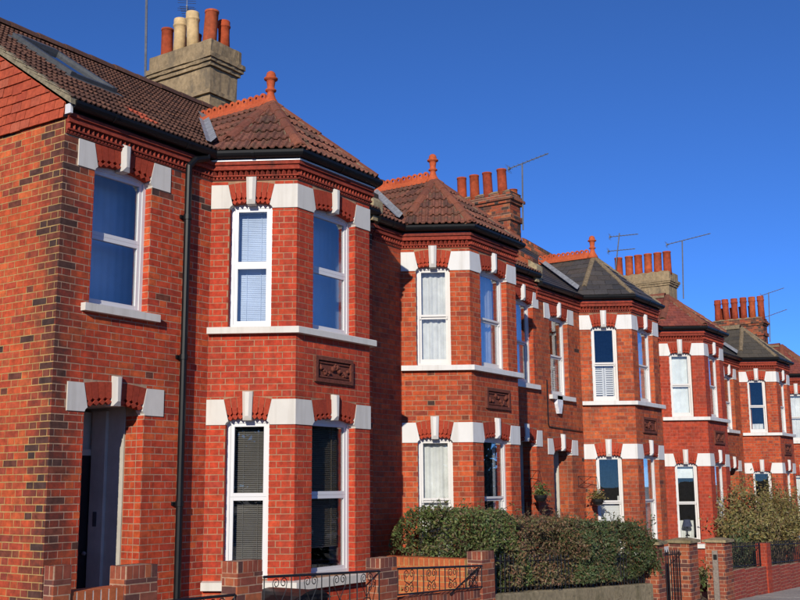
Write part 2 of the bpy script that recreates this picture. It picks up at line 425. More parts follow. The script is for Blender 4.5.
# ------------------------------------------------------------------ brickwork
CH = .075
PROUD = .0020
BRICK_MESH = {}
def brick_mesh(L, mat, k):
    key = (round(L, 4), mat, k)
    if key not in BRICK_MESH:
        rnd = random.Random(hash(key) & 0xffff)
        m = MB(); j = lambda a: rnd.uniform(-a, a)
        h = .0325; t = .010
        pts = []
        for z in (-h, h):
            for x, y in ((-L / 2, -t), (L / 2, -t), (L / 2, t), (-L / 2, t)):
                pts.append((x + j(.0022), y, z + j(.0018)))
        m.hexa(pts)
        me = m.mesh('brick'); me.materials.append(M[mat])
        BRICK_MESH[key] = me
    return BRICK_MESH[key]

class Bricks:
    """collects the bricks and the mortar behind them of one wall part"""
    def __init__(s, mat, mortar, dark='brick_soot'):
        s.mat, s.mortar, s.dark = mat, mortar, dark
        s.list = []; s.mb = MB(); s.rnd = random.Random(len(mat) * 7 + 1)
    def quad(s, *pts): s.mb.add(pts, [tuple(range(len(pts)))])
    def brick(s, fr, u0, u1, z0, z1, tint=None, dark=False, d=0.0, thick=.02):
        if u1 - u0 < .018 or z1 - z0 < .018: return
        s.list.append((fr, u0, u1, z0, z1, s.rnd.random() if tint is None else tint, dark, d, thick))
    def wall(s, fr, u0, u1, z0, z1, holes=(), excl=(), bond='stretcher', e0=0.0, e1=0.0, dark=None, quoin=None, reveal=.12, brick_u=None, backing=True):
        us = sorted({u0, u1, *[h[0] for h in holes], *[h[1] for h in holes]})
        zs = sorted({z0, z1, *[h[2] for h in holes], *[h[3] for h in holes]})
        if backing:
            for a, b in zip(us, us[1:]):
                for c, d in zip(zs, zs[1:]):
                    if any(h[0] - 1e-6 <= a and b <= h[1] + 1e-6 and h[2] - 1e-6 <= c and d <= h[3] + 1e-6 for h in holes): continue
                    s.quad(fr.p(a, 0, c), fr.p(b, 0, c), fr.p(b, 0, d), fr.p(a, 0, d))
        for h in holes:
            rv = h[4] if len(h) > 4 else reveal
            a, b, c, d = h[:4]
            s.quad(fr.p(a, 0, c), fr.p(a, -rv, c), fr.p(a, -rv, d), fr.p(a, 0, d))
            s.quad(fr.p(b, 0, c), fr.p(b, -rv, c), fr.p(b, -rv, d), fr.p(b, 0, d))
            s.quad(fr.p(a, 0, c), fr.p(b, 0, c), fr.p(b, -rv, c), fr.p(a, -rv, c))
            s.quad(fr.p(a, 0, d), fr.p(b, 0, d), fr.p(b, -rv, d), fr.p(a, -rv, d))
            # header bricks on the jambs
            for uu, sg in ((a, 1), (b, -1)):
                jf = Fr((0, 0), (1, 0)); jf.o = fr.p(uu, 0, 0); jf.o.z = fr.z0; jf.t = -fr.n; jf.n = fr.t * sg; jf.z0 = fr.z0
                k = math.floor(c / CH)
                while k * CH < d - .02:
                    zb, zt = max(k * CH + .005, c), min(k * CH + .07, d - .20)
                    s.brick(jf, .004, .10, zb, zt)
                    if rv > .5:
                        if k % 2: s.brick(jf, .11, .28, zb, zt)
                        else: s.brick(jf, .11, .18, zb, zt); s.brick(jf, .19, .28, zb, zt)
                    k += 1
        bu0, bu1 = brick_u if brick_u else (u0, u1)
        rects = [(h[0] + .003, h[1] - .003, h[2], h[3]) for h in holes] + [(e[0] - .006, e[1] + .006, e[2] - .006, e[3] + .006) for e in excl]
        k = math.floor(z0 / CH)
        while k * CH < z1 - .015:
            zb, zt = max(k * CH + .005, z0), min(k * CH + .07, z1)
            row = []
            if bond == 'stretcher':
                st = bu0 - (.1128 if k % 2 else 0) - (.07 if (k // 2) % 3 == 0 else 0)
                u = st
                while u < bu1: row.append((u, u + .2156)); u += .2256
            else:
                u = bu0 - (.169 if k % 2 else 0) - .005
                i = 0
                while u < bu1:
                    L = .2156 if i % 2 == 0 else .1025
                    row.append((u, u + L)); u += L + .01; i += 1
            for a, b in row:
                a = max(a, bu0 - e0) if a > bu0 - .001 or a < bu0 else a
                if a <= bu0 + .0005: a = bu0 - e0
                if b >= bu1 - .0005: b = bu1 + e1
                if b - a < .02: continue
                tint = s.rnd.random()
                if quoin and a < bu0 + .05: tint = ((k * 37) % 101) / 101.0
                dk = dark(.5 * (a + b), zb, s.rnd) if dark else False
                parts = [(a, b, zb, zt)]
                for r in rects:
                    new = []
                    for (p, q, c, d) in parts:
                        if r[1] <= p or r[0] >= q or r[3] <= c or r[2] >= d: new.append((p, q, c, d)); continue
                        if r[0] > p: new.append((p, r[0], c, d))
                        if r[1] < q: new.append((r[1], q, c, d))
                        pp, qq = max(p, r[0]), min(q, r[1])
                        if r[2] > c: new.append((pp, qq, c, r[2]))
                        if r[3] < d: new.append((pp, qq, r[3], d))
                    parts = new
                for (p, q, c, d) in parts: s.brick(fr, p, q, c, d, tint, dk)
            k += 1
    def finish(s, parent, name='wall', nobj=0, label=None, kind=None):
        part = s.mb.build(name, s.mortar, parent, fix=False, label=label, kind=kind)
        base = wloc(part)
        cand = []
        for i, (fr, u0, u1, z0, z1, tint, dk, d, th) in enumerate(s.list):
            if nobj and abs(z1 - z0 - .065) < 1e-4 and (abs(u1 - u0 - .2156) < .001 or abs(u1 - u0 - .1025) < .001):
                c = fr.p((u0 + u1) / 2, 0, (z0 + z1) / 2)
                q = px(c)
                if q and -5 < q[0] < 805 and -5 < q[1] < 605:
                    f = fr.n.dot((CAM - c).normalized())
                    if f > .05: cand.append((f * (u1 - u0) / q[2] ** 2, i))
        cand.sort(reverse=True)
        chosen = {i for _, i in cand[:nobj]}
        mb = {False: MB(), True: MB()}
        rnd = random.Random(5)
        for i, (fr, u0, u1, z0, z1, tint, dk, d, th) in enumerate(s.list):
            if i in chosen:
                L = .2156 if u1 - u0 > .15 else .1025
                o = bpy.data.objects.new('brick', brick_mesh(L, s.dark if dk else s.mat, rnd.randrange(5)))
                c = fr.p((u0 + u1) / 2, PROUD - .010 + d + rnd.uniform(-.0006, .0008), (z0 + z1) / 2)
                o.parent = part
                o.location = c - base
                o.rotation_euler = (rnd.uniform(-.004, .004), 0, math.atan2(fr.t.y, fr.t.x))
                col.objects.link(o)
            else:
                j = lambda a: rnd.uniform(-a, a)
                dd = PROUD + d + j(.0007); bk = dd - th
                a, b, c, e = u0, u1, z0, z1
                P = [fr.p(a, bk, c), fr.p(b, bk, c), fr.p(b, bk, e), fr.p(a, bk, e),
                     fr.p(a + j(.0015), dd, c + j(.0015)), fr.p(b + j(.0015), dd, c + j(.0015)), fr.p(b + j(.0015), dd, e + j(.0015)), fr.p(a + j(.0015), dd, e + j(.0015))]
                mb[dk].add(P, [(4, 5, 6, 7), (0, 1, 5, 4), (1, 2, 6, 5), (2, 3, 7, 6), (3, 0, 4, 7)], tint)
        if mb[False].f: mb[False].build('brickwork', s.mat, part, fix=False, kind='stuff')
        if mb[True].f: mb[True].build('sooty_brickwork', s.dark, part, fix=False, kind='stuff', label='soot-blackened bricks')
        return part

# ------------------------------------------------------------------ windows
def clip_wave(fr, m, u0, u1, d, z0, z1, amp=.018, n=None, pull=0.0, rnd=None):
    rnd = rnd or random
    n = n or max(14, int((u1 - u0) / .018))
    a, b = [], []
    ph = rnd.uniform(0, 6)
    fq = rnd.uniform(55, 75)
    for i in range(n + 1):
        u = u0 + (u1 - u0) * i / n
        w = math.sin(u * fq + ph) * amp + math.sin(u * fq * .41 + ph * 2) * amp * .6
        a.append(fr.p(u, d + w * .7, z1))
        ub = u + pull * (1 - (u - u0) / (u1 - u0)) if pull else u
        b.append(fr.p(ub, d + w, z0))
    k = len(a)
    m.add(a + b, [(i, i + 1, k + i + 1, k + i) for i in range(k - 1)])

def make_window(H, fr, c, hw, z0, z1, style='sash', content='curtain', rnd=None):
    rnd = rnd or random.Random(int(c * 100 + z0 * 31 + H.idx * 7))
    mat = 'upvc' if style == 'upvc' else 'sash_paint'
    d0 = -.095
    a, b = c - hw, c + hw
    zt = z1
    m = MB()
    fw = .045
    D0, D1 = d0 - .075, d0
    fr.box(m, a - .02, a + fw, D0, D1, z0, zt + .03); fr.box(m, b - fw, b + .02, D0, D1, z0, zt + .03)
    fr.box(m, a + fw, b - fw, D0, D1 - .001, z0 - .01, z0 + fw); fr.box(m, a + fw, b - fw, D0, D1 - .001, zt - fw * .8, zt + .03)
    win = m.build('window', mat, H.root)
    zm = z0 + (zt - z0) * (.51 if style == 'upvc' else .50)
    ia, ib = a + fw, b - fw
    zi0, zi1 = z0 + fw, zt - fw * .8
    sw = .042 if style == 'upvc' else .032
    for lo, hi, dd, low in ((zm, zi1, d0 - .012, False), (zi0, zm - .002, d0 - (.012 if style == 'upvc' else .04), True)):
        m = MB()
        th = .045 if style == 'upvc' else .034
        bot = sw * (1.9 if (low and style != 'upvc') else 1.0)
        fr.box(m, ia + .001, ia + sw, dd - th, dd, lo, hi); fr.box(m, ib - sw, ib - .001, dd - th, dd, lo, hi)
        fr.box(m, ia + sw, ib - sw, dd - th, dd - .0015, lo, lo + bot); fr.box(m, ia + sw, ib - sw, dd - th, dd - .0015, hi - sw, hi)
        if style == 'sash' and not low:   # horns
            for uu in (ia + .004, ib - sw + .004):
                fr.box(m, uu, uu + sw - .01, dd - th, dd - .003, lo - .04, lo)
        m.build('sash', mat, win)
        m = MB()
        fr.box(m, ia + sw - .004, ib - sw + .004, dd - th / 2 - .003, dd - th / 2 + .003, lo + bot - .004, hi - sw + .004)
        m.build('pane', 'glass', win)
    di = d0 - .15
    if content.startswith('blind'):
        bm_ = {'blind': 'blind', 'blind_grey': 'blind_grey', 'blind_tan': 'blind_tan'}[content]
        m = MB(); z = zi1 - .03
        stop = zi0 + (.02 if content != 'blind_tan' else .28)
        tilt = .0125 if content == 'blind' else .0085; hd = .005 if content == 'blind' else .009
        while z > stop:
            P = [fr.p(ia + .01, di + hd, z - tilt), fr.p(ib - .01, di + hd, z - tilt), fr.p(ib - .01, di - hd, z + tilt), fr.p(ia + .01, di - hd, z + tilt)]
            m.add(P, [(0, 1, 2, 3)]); z -= .0235
        for uu in (ia + .13, ib - .13): fr.box(m, uu - .002, uu + .002, di - .001, di + .013, stop, zi1)
        fr.box(m, ia + .01, ib - .01, di - .02, di + .02, zi1 - .03, zi1)
        fr.box(m, ia + .01, ib - .01, di - .015, di + .015, stop - .015, stop)
        m.build('blind', bm_, win, fix=False)
    elif content in ('curtain', 'curtain_part'):
        m = MB()
        if content == 'curtain': clip_wave(fr, m, ia - .02, ib + .02, di, zi0 - .02, zi1, rnd=rnd)
        else:
            clip_wave(fr, m, ia - .02, ia + .10, di, zi0, zi1, rnd=rnd); clip_wave(fr, m, ib - .10, ib + .02, di, zi0, zi1, rnd=rnd)
        m.build('curtain', 'curtain', win, fix=False, smooth=True)
    elif content == 'amber':
        m = MB(); clip_wave(fr, m, ia - .02, ia + .09, di, zi0, zi1, rnd=rnd); m.build('curtain', 'curtain_amber', win, fix=False, smooth=True)
        m = MB(); clip_wave(fr, m, ia + .1, ib, di - .05, zi0, zi0 + .22, amp=.03, rnd=rnd); m.build('curtain', 'curtain', win, fix=False, smooth=True)
    elif content == 'shutter':
        for q in (0, 1):
            u0 = ia + .004 + q * (ib - ia) / 2; u1 = u0 + (ib - ia) / 2 - .008
            m = MB()
            top = zm - .02
            for x0, x1, y0, y1 in ((u0, u0 + .035, zi0, top), (u1 - .035, u1, zi0, top), (u0 + .035, u1 - .035, zi0, zi0 + .06), (u0 + .035, u1 - .035, top - .05, top)):
                fr.box(m, x0, x1, di - .012, di + .012, y0, y1)
            z = zi0 + .09
            while z < top - .06:
                fr.box(m, u0 + .035, u1 - .035, di - .004, di + .006, z, z + .032); z += .045
            m.build('shutter', 'sash_paint', win)
    elif content == 'veil':      # pale sheet added well behind the glass to brighten the dark panes
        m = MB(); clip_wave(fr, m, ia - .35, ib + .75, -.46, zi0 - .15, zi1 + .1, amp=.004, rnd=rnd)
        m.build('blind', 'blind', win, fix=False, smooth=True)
    elif content == 'sheet':
        m = MB()
        for lo, hi in ((zi0, zm - .01), (zm, zi1)): clip_wave(fr, m, ia - .01, ib + .01, di, lo, hi, amp=.006, rnd=rnd)
        m.build('blind', 'shade', win, fix=False, smooth=True)
    elif content == 'roller':
        m = MB(); fr.box(m, ia, ib, di - .002, di + .002, zi1 - .30, zi1); m.build('blind', 'shade', win)
        m = MB(); base = fr.p(c + .02, di - .1, z0 + .14)
        m.lathe(base, [(.05, 0), (.05, .02), (.015, .04), (.012, .22)], 10); m.build('lamp_base', 'door', win)
        m = MB(); m.lathe(base, [(.12, .22), (.075, .38), (.07, .38), (.11, .22)], 14); m.build('lamp_shade', 'lamp_shade', win)
        m = MB(); clip_wave(fr, m, ia, ib, di - .3, zi0, zi0 + .45, rnd=rnd); m.build('curtain', 'curtain', win, fix=False)
    elif content == 'panel':
        m = MB(); fr.box(m, ia, ib, di - .004, di + .004, zi0, zm - .03); 
        z = zi0 + .05
        while z < zm - .06: fr.box(m, ia + .01, ib - .01, di + .004, di + .009, z, z + .03); z += .05
        m.build('shutter', 'sash_paint', win)
        m = MB(); clip_wave(fr, m, ib - .05, ib + .01, di, zm, zm + .12, rnd=rnd); m.build('curtain', 'curtain', win, fix=False)
    return win

def lintel(H, fr, c, hw, zb, bl, br, mat, key_h=.10, depth=.095):
    """white painted end blocks, gauged brick arch with notched voussoirs, keystone. Returns exclusion rects"""
    zt = zb + .295
    pr = .014
    sp = hw - .035          # arch springing half width
    rise = .030 if hw < .3 else .058
    def intr(x): return zb + .035 + rise * (1 - (x / hw) ** 2)
    # blocks
    for sg, outer in ((-1, bl), (1, br)):
        e = c + sg * hw
        poly = [(outer, zb), (e, zb), (e - sg * .006, zb + .018), (e - sg * .018, zb + .030), (c + sg * sp, intr(sp)), (c + sg * (hw + .022), zt), (outer, zt)]
        m = MB(); fr.prism(m, poly, -depth, pr); m.build('lintel_block', mat, H.root)
    kb, kt = .052, .062
    n = 3 if hw < .3 else 4
    for sg in (-1, 1):
        for i in range(n):
            g = .0035
            fb0, fb1 = kb + (sp - kb) * i / n + g, kb + (sp - kb) * (i + 1) / n - g
            ft0, ft1 = kt + (hw + .022 - kt) * i / n + g, kt + (hw + .022 - kt) * (i + 1) / n - g
            top = lambda x: zt + .035 * (1 - (x / (hw + .03)) ** 2)
            def P(s, q):      # s 0..1 across, q 0..1 up
                xb = fb0 + (fb1 - fb0) * s; xt = ft0 + (ft1 - ft0) * s
                z0_ = intr(xb); z1_ = top(xt)
                return (c + sg * (xb + (xt - xb) * q), z0_ + (z1_ - z0_) * q)
            poly = [P(.5, 0.0), P(1, .11), P(1, .14), P(.60, .23), P(1, .32), P(1, 1), P(0, 1), P(0, .32), P(.40, .23), P(0, .14), P(0, .11)]
            m = MB(); fr.prism(m, poly, -.03, .008); m.build('arch_brick', 'brick_arch', H.root)
        # plain soffit behind the notches
        m = MB(); xs = [kb * .5 + (sp - kb * .5) * i / 4 for i in range(5)]
        poly = [(c + sg * x, intr(x) + .016) for x in xs] + [(c + sg * x, zt + .02 - .02 * (x / sp)) for x in reversed(xs)]
        fr.prism(m, poly, -depth, -.031); m.build('arch_soffit', 'brick_arch', H.root)
    # keystone with a faceted face
    m = MB(); k0 = intr(0) - .016; k1 = zt + key_h
    b = [(c - kb, k0), (c + kb, k0), (c + kt, k1), (c - kt, k1)]
    f = [(c - kb * .35, k0 + .05), (c + kb * .35, k0 + .05), (c + kt * .4, k1 - .012), (c - kt * .4, k1 - .012)]
    V = [fr.p(u, -depth, z) for u, z in b] + [fr.p(u, .03, z) for u, z in b] + [fr.p(u, .062, z) for u, z in f]
    m.add(V, [(0, 3, 2, 1)] + [(i, (i + 1) % 4, 4 + (i + 1) % 4, 4 + i) for i in range(4)] + [(4 + i, 4 + (i + 1) % 4, 8 + (i + 1) % 4, 8 + i) for i in range(4)] + [(8, 9, 10, 11)])
    m.build('keystone', mat, H.root)
    lo, hi = min(bl, br), max(bl, br)
    return [(lo - .004 if lo > .05 else -1, hi + .004, zb, zt), (c - hw - .02, c + hw + .02, zb, zt + .026), (c - kt, c + kt, zb, k1)]

# ------------------------------------------------------------------ roofing
TILE_MESH = {}
def tile_mesh(kind, tw, ln, mat):
    k = (kind, tw, ln, mat)
    if k in TILE_MESH: return TILE_MESH[k]
    m = tile_geo(kind, tw, ln)
    me = m.mesh('roof_tile', fix=False)
    me.materials.append(M[mat])
    TILE_MESH[k] = me
    return me

def tile_geo(kind, tw, ln):
    m = MB()
    if kind == 'roll':
        n = 10; lift = .034
        prof = []
        for i in range(n + 1):
            x = tw * i / n
            ph = (x / (tw / 2)) % 1.0
            h = (.030 if tw > .16 else .026) * max(0, math.cos((ph - .5) * 2 * math.pi)) ** 1.3 if .25 < ph < .75 else 0.0
            h += .003
            prof.append((x - tw / 2, h))
        v = [(x, 0, h + lift) for x, h in prof] + [(x, ln, h * .9 + .004) for x, h in prof] + [(x, 0, h + lift - .016) for x, h in prof]
        k = n + 1
        f = [(i, i + 1, k + i + 1, k + i) for i in range(n)] + [(2 * k + i, 2 * k + i + 1, i + 1, i) for i in range(n)]
        m.add(v, f)
    else:
        th = .018 if kind == 'flat' else .012
        lift = .026 if kind == 'flat' else .018
        w = tw / 2 - .003
        m.hexa([(-w, 0, lift - th), (w, 0, lift - th), (w, ln, -.004), (-w, ln, -.004), (-w, 0, lift), (w, 0, lift), (w, ln, .004), (-w, ln, .004)])
    return m

def tile_field(part, O, ex, es, poly, kind, tw, gauge, mat, nobj=300, skip=None, special=None, rnd=None, counter=None, name='roof_tile'):
    """cover a convex polygon (u along ex, v up the slope es) with tiles; whole tiles are objects, cut ones are joined"""
    rnd = rnd or random.Random(3)
    O = Vector(O); ex = Vector(ex).normalized(); es = Vector(es).normalized(); nz = ex.cross(es)
    if nz.z < 0: nz = -nz
    base = wloc(part)
    ln = gauge + .05
    u0 = min(p[0] for p in poly); u1 = max(p[0] for p in poly); v0 = min(p[1] for p in poly); v1 = max(p[1] for p in poly)
    ar = sum(poly[i][0] * poly[(i + 1) % len(poly)][1] - poly[(i + 1) % len(poly)][0] * poly[i][1] for i in range(len(poly)))
    ed = []
    for i in range(len(poly)):
        a = poly[i]; b = poly[(i + 1) % len(poly)]
        nx, ny = (b[1] - a[1]), -(b[0] - a[0])
        if ar < 0: nx, ny = -nx, -ny
        l = math.hypot(nx, ny); ed.append((a, nx / l, ny / l))      # outward normals
    def out(x, y): return max((x - a[0]) * nx + (y - a[1]) * ny for a, nx, ny in ed)
    cut = MB(); rest = MB(); proto = tile_geo(kind, tw, ln)
    right = ex if ex.cross(es).z > 0 else ex
    flip = ex.cross(es).z < 0
    rows = int(math.ceil((v1 - v0) / gauge))
    used = 0
    cands = []
    for r in range(rows):
        v = v0 + r * gauge
        off = (r % 2) * tw / 2 if kind != 'roll' else 0
        n = int((u1 - u0) / tw) + 2
        for k in range(-1, n):
            u = u0 + k * tw + tw / 2 + off
            cs = [(u - tw / 2, v), (u + tw / 2, v), (u + tw / 2, v + ln), (u - tw / 2, v + ln)]
            os = [out(*q) for q in cs]
            if min(os) > .02 and out(u, v + ln / 2) > .02: continue
            if skip and skip(O + ex * u + es * (v + gauge / 2)): continue
            whole = max(os[:2]) < .012 and max(os[2:]) < .06
            cands.append((u, v, whole))
    for u, v, whole in cands:
        w = O + ex * u + es * v
        jit = rnd.uniform(-.003, .003)
        X, Y, Z = (ex, es, nz) if not flip else (-ex, es, nz)
        mt = special(w, rnd) if special else None
        vis = px(w)
        vis = vis and -20 < vis[0] < 820 and -20 < vis[1] < 620
        cnt = counter if counter is not None else [0]
        if (whole or mt) and vis and cnt[0] < nobj:
            cnt[0] += 1
            o = bpy.data.objects.new(name, tile_mesh(kind, tw, ln, mt or mat))
            o.parent = part
            zz = Z + X * rnd.uniform(-.022, .022) + Y * rnd.uniform(-.02, .02); zz.normalize()
            xx = (X - zz * X.dot(zz)).normalized(); yy = zz.cross(xx)
            p = w + nz * (.004 + jit * .5) - base + es * (jit * 2 if rnd.random() > .04 else -rnd.uniform(.01, .035))
            o.matrix_local = Matrix(((xx.x, yy.x, zz.x, p.x), (xx.y, yy.y, zz.y, p.y), (xx.z, yy.z, zz.z, p.z), (0, 0, 0, 1)))
            col.objects.link(o)
        else:
            tgt = rest if whole else cut
            vs = [w + X * a + Y * b + nz * (c + .004) for a, b, c in proto.v]
            tgt.add(vs, proto.f, rnd.random())
    if rest.f: rest.build('roof_tiles', mat, part, fix=False, kind='stuff')
    if cut.f:
        me = cut.mesh('cut_tiles', base, fix=False)
        bm = bmesh.new(); bm.from_mesh(me)
        for a, nx, ny in ed:
            pt = O + ex * a[0] + es * a[1] - base
            no = ex * nx + es * ny
            bmesh.ops.bisect_plane(bm, geom=bm.verts[:] + bm.edges[:] + bm.faces[:], plane_co=pt + no * .015, plane_no=no, clear_outer=True)
        bm.to_mesh(me); bm.free()
        if len(me.polygons):
            me.materials.append(M[mat])
            o = bpy.data.objects.new('cut_tiles', me); o.parent = part; col.objects.link(o); o['kind'] = 'stuff'

def tri_field(part, A, B, C, *a, **k):
    """A,B eaves corners, C apex"""
    A, B, C = Vector(A), Vector(B), Vector(C)
    ex = (B - A).normalized(); n = ex.cross(C - A).normalized()
    es = n.cross(ex).normalized()
    if es.dot(C - A) < 0: es = -es
    poly = [(0, 0), ((B - A).length, 0), ((C - A).dot(ex), (C - A).dot(es))]
    tile_field(part, A, ex, es, poly, *a, **k)

HIP_MESH = {}
def hip_line(part, a, b, r=.085, seg=.32, mat='hip_red', name='hip_tile', bed=True, lift=.035):
    """half-round tiles laid from the foot a to the top b on a bed of mortar"""
    a, b = Vector(a), Vector(b); d = (b - a); L = d.length; d.normalize()
    side = Vector((d.y, -d.x, 0)).normalized(); up = side.cross(d).normalized()
    if up.z < 0: up = -up
    base = wloc(part)
    key = (r, seg, mat)
    if key not in HIP_MESH:
        m = MB(); n = 7; vs = []
        for y, rr in ((0, r), (.05, r * 1.0), (seg + .03, r * .90)):
            for i in range(n): t = math.pi * i / (n - 1); vs.append((rr * 1.05 * math.cos(t), y, rr * math.sin(t)))
        for i in range(n): t = math.pi * i / (n - 1); vs.append(((r - .018) * 1.05 * math.cos(t), 0, (r - .018) * math.sin(t)))
        fs = [(j * n + i, j * n + i + 1, (j + 1) * n + i + 1, (j + 1) * n + i) for j in range(2) for i in range(n - 1)]
        fs += [(3 * n + i, 3 * n + i + 1, i + 1, i) for i in range(n - 1)]
        m.add(vs, fs)
        me = m.mesh('hip_tile', fix=False); me.materials.append(M[mat]); HIP_MESH[key] = me
    k = 0; y = 0
    while y < L - .08:
        o = bpy.data.objects.new(name, HIP_MESH[key]); o.parent = part
        rx = side if side.cross(d).dot(up) > 0 else -side
        p = a + d * y + up * (lift - .05 + .008 * random.random()) - base
        sc = min(1.0, (L - y) / seg)
        o.matrix_local = Matrix(((rx.x, d.x * sc, up.x, p.x), (rx.y, d.y * sc, up.y, p.y), (rx.z, d.z * sc, up.z, p.z), (0, 0, 0, 1)))
        col.objects.link(o); y += seg; k += 1
    if bed:
        m = MB(); rr = r * 1.28
        n = max(4, int(L / .12)); rn = random.Random(9)
        va = []
        for i in range(n + 1):
            q = a + d * (L * i / n); w1, w2 = rr * rn.uniform(.88, 1.12), rr * rn.uniform(.88, 1.12)
            va += [q + side * w1 - up * .06, q + side * r * .9 + up * .018, q - side * r * .9 + up * .018, q - side * w2 - up * .06]
        fs = [(i * 4 + j, i * 4 + j + 1, (i + 1) * 4 + j + 1, (i + 1) * 4 + j) for i in range(n) for j in range(3)]
        m.add(va, fs); m.build('hip_bedding', 'hip_mortar', part, fix=False)

def crest_line(part, a, b, w=.112):
    """pierced terracotta ridge cresting"""
    a, b = Vector(a), Vector(b); d = b - a; L = d.length; d.normalize(); n = max(1, round(L / w)); w = L / n
    s = Vector((d.y, -d.x, 0)).normalized() * .017
    up = Vector((0, 0, 1))
    for k in range(n):
        m = MB(); c = a + d * (w * (k + .5)); R1 = w * .48; hc = .062; rh = w * .19
        seg = 12; outer = []; inner = []
        for i in range(seg):
            t = 2 * math.pi * i / seg + math.pi / seg
            x, z = math.cos(t), math.sin(t)
            if z >= -.1: o = (x * R1, hc + z * R1)
            else: o = (max(-w * .49, min(w * .49, x * R1 * 1.5)), -.03)
            outer.append(o); inner.append((x * rh, hc + z * rh))
        vs = []
        for sg in (-1, 1):
            for lst in (outer, inner):
                vs += [c + d * x + up * z + s * sg for x, z in lst]
        fs = []
        for i in range(seg):
            j = (i + 1) % seg
            fs += [(i, j, seg + j, seg + i), (2 * seg + i, 2 * seg + j, 3 * seg + j, 3 * seg + i), (i, j, 2 * seg + j, 2 * seg + i), (seg + i, seg + j, 3 * seg + j, 3 * seg + i)]
        m.add(vs, fs, random.random())
        m.build('crest_tile', 'terracotta', part)
    m = MB()
    for sg in (-1, 1):
        m.add([a + s * sg * .9, b + s * sg * .9, b + s * sg * 7 - up * .11, a + s * sg * 7 - up * .11], [(0, 1, 2, 3)])
    m.build('ridge_saddle', 'terracotta', part, fix=False)

def finial(part, p):
    m = MB(); p = Vector(p) - Vector((0, 0, .06))
    m.lathe(p, [(r_ * .95, z_ * .82) for r_, z_ in [(.13, -.02), (.115, .04), (.07, .13), (.052, .20), (.050, .24), (.078, .25), (.080, .275), (.055, .285), (.052, .33), (.060, .39), (.066, .44), (.098, .45), (.10, .475), (.07, .485), (.070, .53), (.058, .57), (.03, .595), (.004, .60)]], 14)
    m.build('finial', 'terracotta', part, smooth=True)

# ------------------------------------------------------------------ chimneys
def pot(part, c, h, r, mat, cap=True):
    m = MB(); t = .018
    if cap: prof = [(r * 1.0, -.08), (r * .92, h * .55), (r * .96, h * .76), (r * 1.10, h * .80), (r * 1.10, h * .84), (r * 1.0, h * .86), (r * 1.02, h * .97), (r * .98, h), (r * .78, h), (r * .78, h * .5)]
    else: prof = [(r * 1.05, -.08), (r, h * .3), (r * .98, h * .93), (r * 1.05, h * .94), (r * 1.05, h), (r * .82, h), (r * .82, h * .5)]
    m.lathe(c, prof, 14, random.random())
    lx, ly = random.gauss(0, .022), random.gauss(0, .022); zc = c[2]
    m.v = [(x + (z - zc) * lx, y + (z - zc) * ly, z) for x, y, z in m.v]
    o = m.build('chimney_pot', mat, part, smooth=False)
    for p in o.data.polygons: p.use_smooth = abs(p.normal.z) < .4
    return o

def chimney(H, X0, X1, Y0, Y1, ztop, zbot, style, pots):
    """X0..Y1: outline of the cap"""
    cement = style == 'cement'
    steps = [(zbot, ztop - .95, .10), (ztop - .95, ztop - .88, .055), (ztop - .88, ztop - .46, .10), (ztop - .46, ztop - .39, .06), (ztop - .39, ztop - .33, .025), (ztop - .33, ztop - .25, .0), (ztop - .25, ztop, .055)]
    if not cement:
        steps = [(zbot, ztop - .75, .10), (ztop - .75, ztop - .60, .055), (ztop - .60, ztop - .30, .10), (ztop - .30, ztop - .225, .05), (ztop - .225, ztop - .15, .0), (ztop - .15, ztop - .075, .05), (ztop - .075, ztop, .085)]
    m = MB()
    rn = random.Random(int(X0 * 10))
    for a, b, i in steps:
        q = 0 if cement else .004
        m.box(X0 + i + q, X1 - i - q, Y0 + i + q, Y1 - i - q, a - (.001 if a > zbot else 0), b)
    st = m.build('chimney', 'cement' if cement else 'mortar_dark', H.root)
    if cement:      # worn render: uneven faces and chipped arrises
        bm = bmesh.new(); bm.from_mesh(st.data)
        bmesh.ops.subdivide_edges(bm, edges=[e for e in bm.edges if e.calc_length() > .5], cuts=9, use_grid_fill=True)
        for v in bm.verts:
            v.co += Vector((rn.gauss(0, .005), rn.gauss(0, .005), rn.gauss(0, .002)))
        bm.to_mesh(st.data); bm.free()
    if not cement:
        B = Bricks('brick_chim', 'mortar_dark')
        for a, b, i in steps:
            x0, x1, y0, y1 = X0 + i + .004, X1 - i - .004, Y0 + i + .004, Y1 - i - .004
            off = round(a / CH) * CH
            for p, q, o in (((x0, y0), (x1, y0), (0, -1)), ((x0, y1), (x0, y0), (-1, 0)), ((x1, y0), (x1, y1), (1, 0))):
                f = Fr(p, q, 0, o)
                B.wall(f, 0, f.L, a + .002, b - .002, bond='flemish', backing=False)
        mb = MB()
        for (fr, u0, u1, z0, z1, tint, dk, d, th) in B.list:
            fr.box(mb, u0, u1, -.012, .005 + rn.uniform(-.001, .001), z0, z1, tint)
        mb.build('brickwork', 'brick_chim', st, fix=False, kind='stuff')
    m = MB()
    m.hexa([(X0 + .07, Y0 + .07, ztop), (X1 - .07, Y0 + .07, ztop), (X1 - .07, Y1 - .07, ztop), (X0 + .07, Y1 - .07, ztop), (X0 + .17, Y0 + .17, ztop + .07), (X1 - .17, Y0 + .17, ztop + .07), (X1 - .17, Y1 - .17, ztop + .07), (X0 + .17, Y1 - .17, ztop + .07)])
    m.build('flaunching', 'cement', st)
    for (x, y, h, r, mat, cap) in pots: pot(st, (x, y, ztop), h, r, mat, cap)
    return st

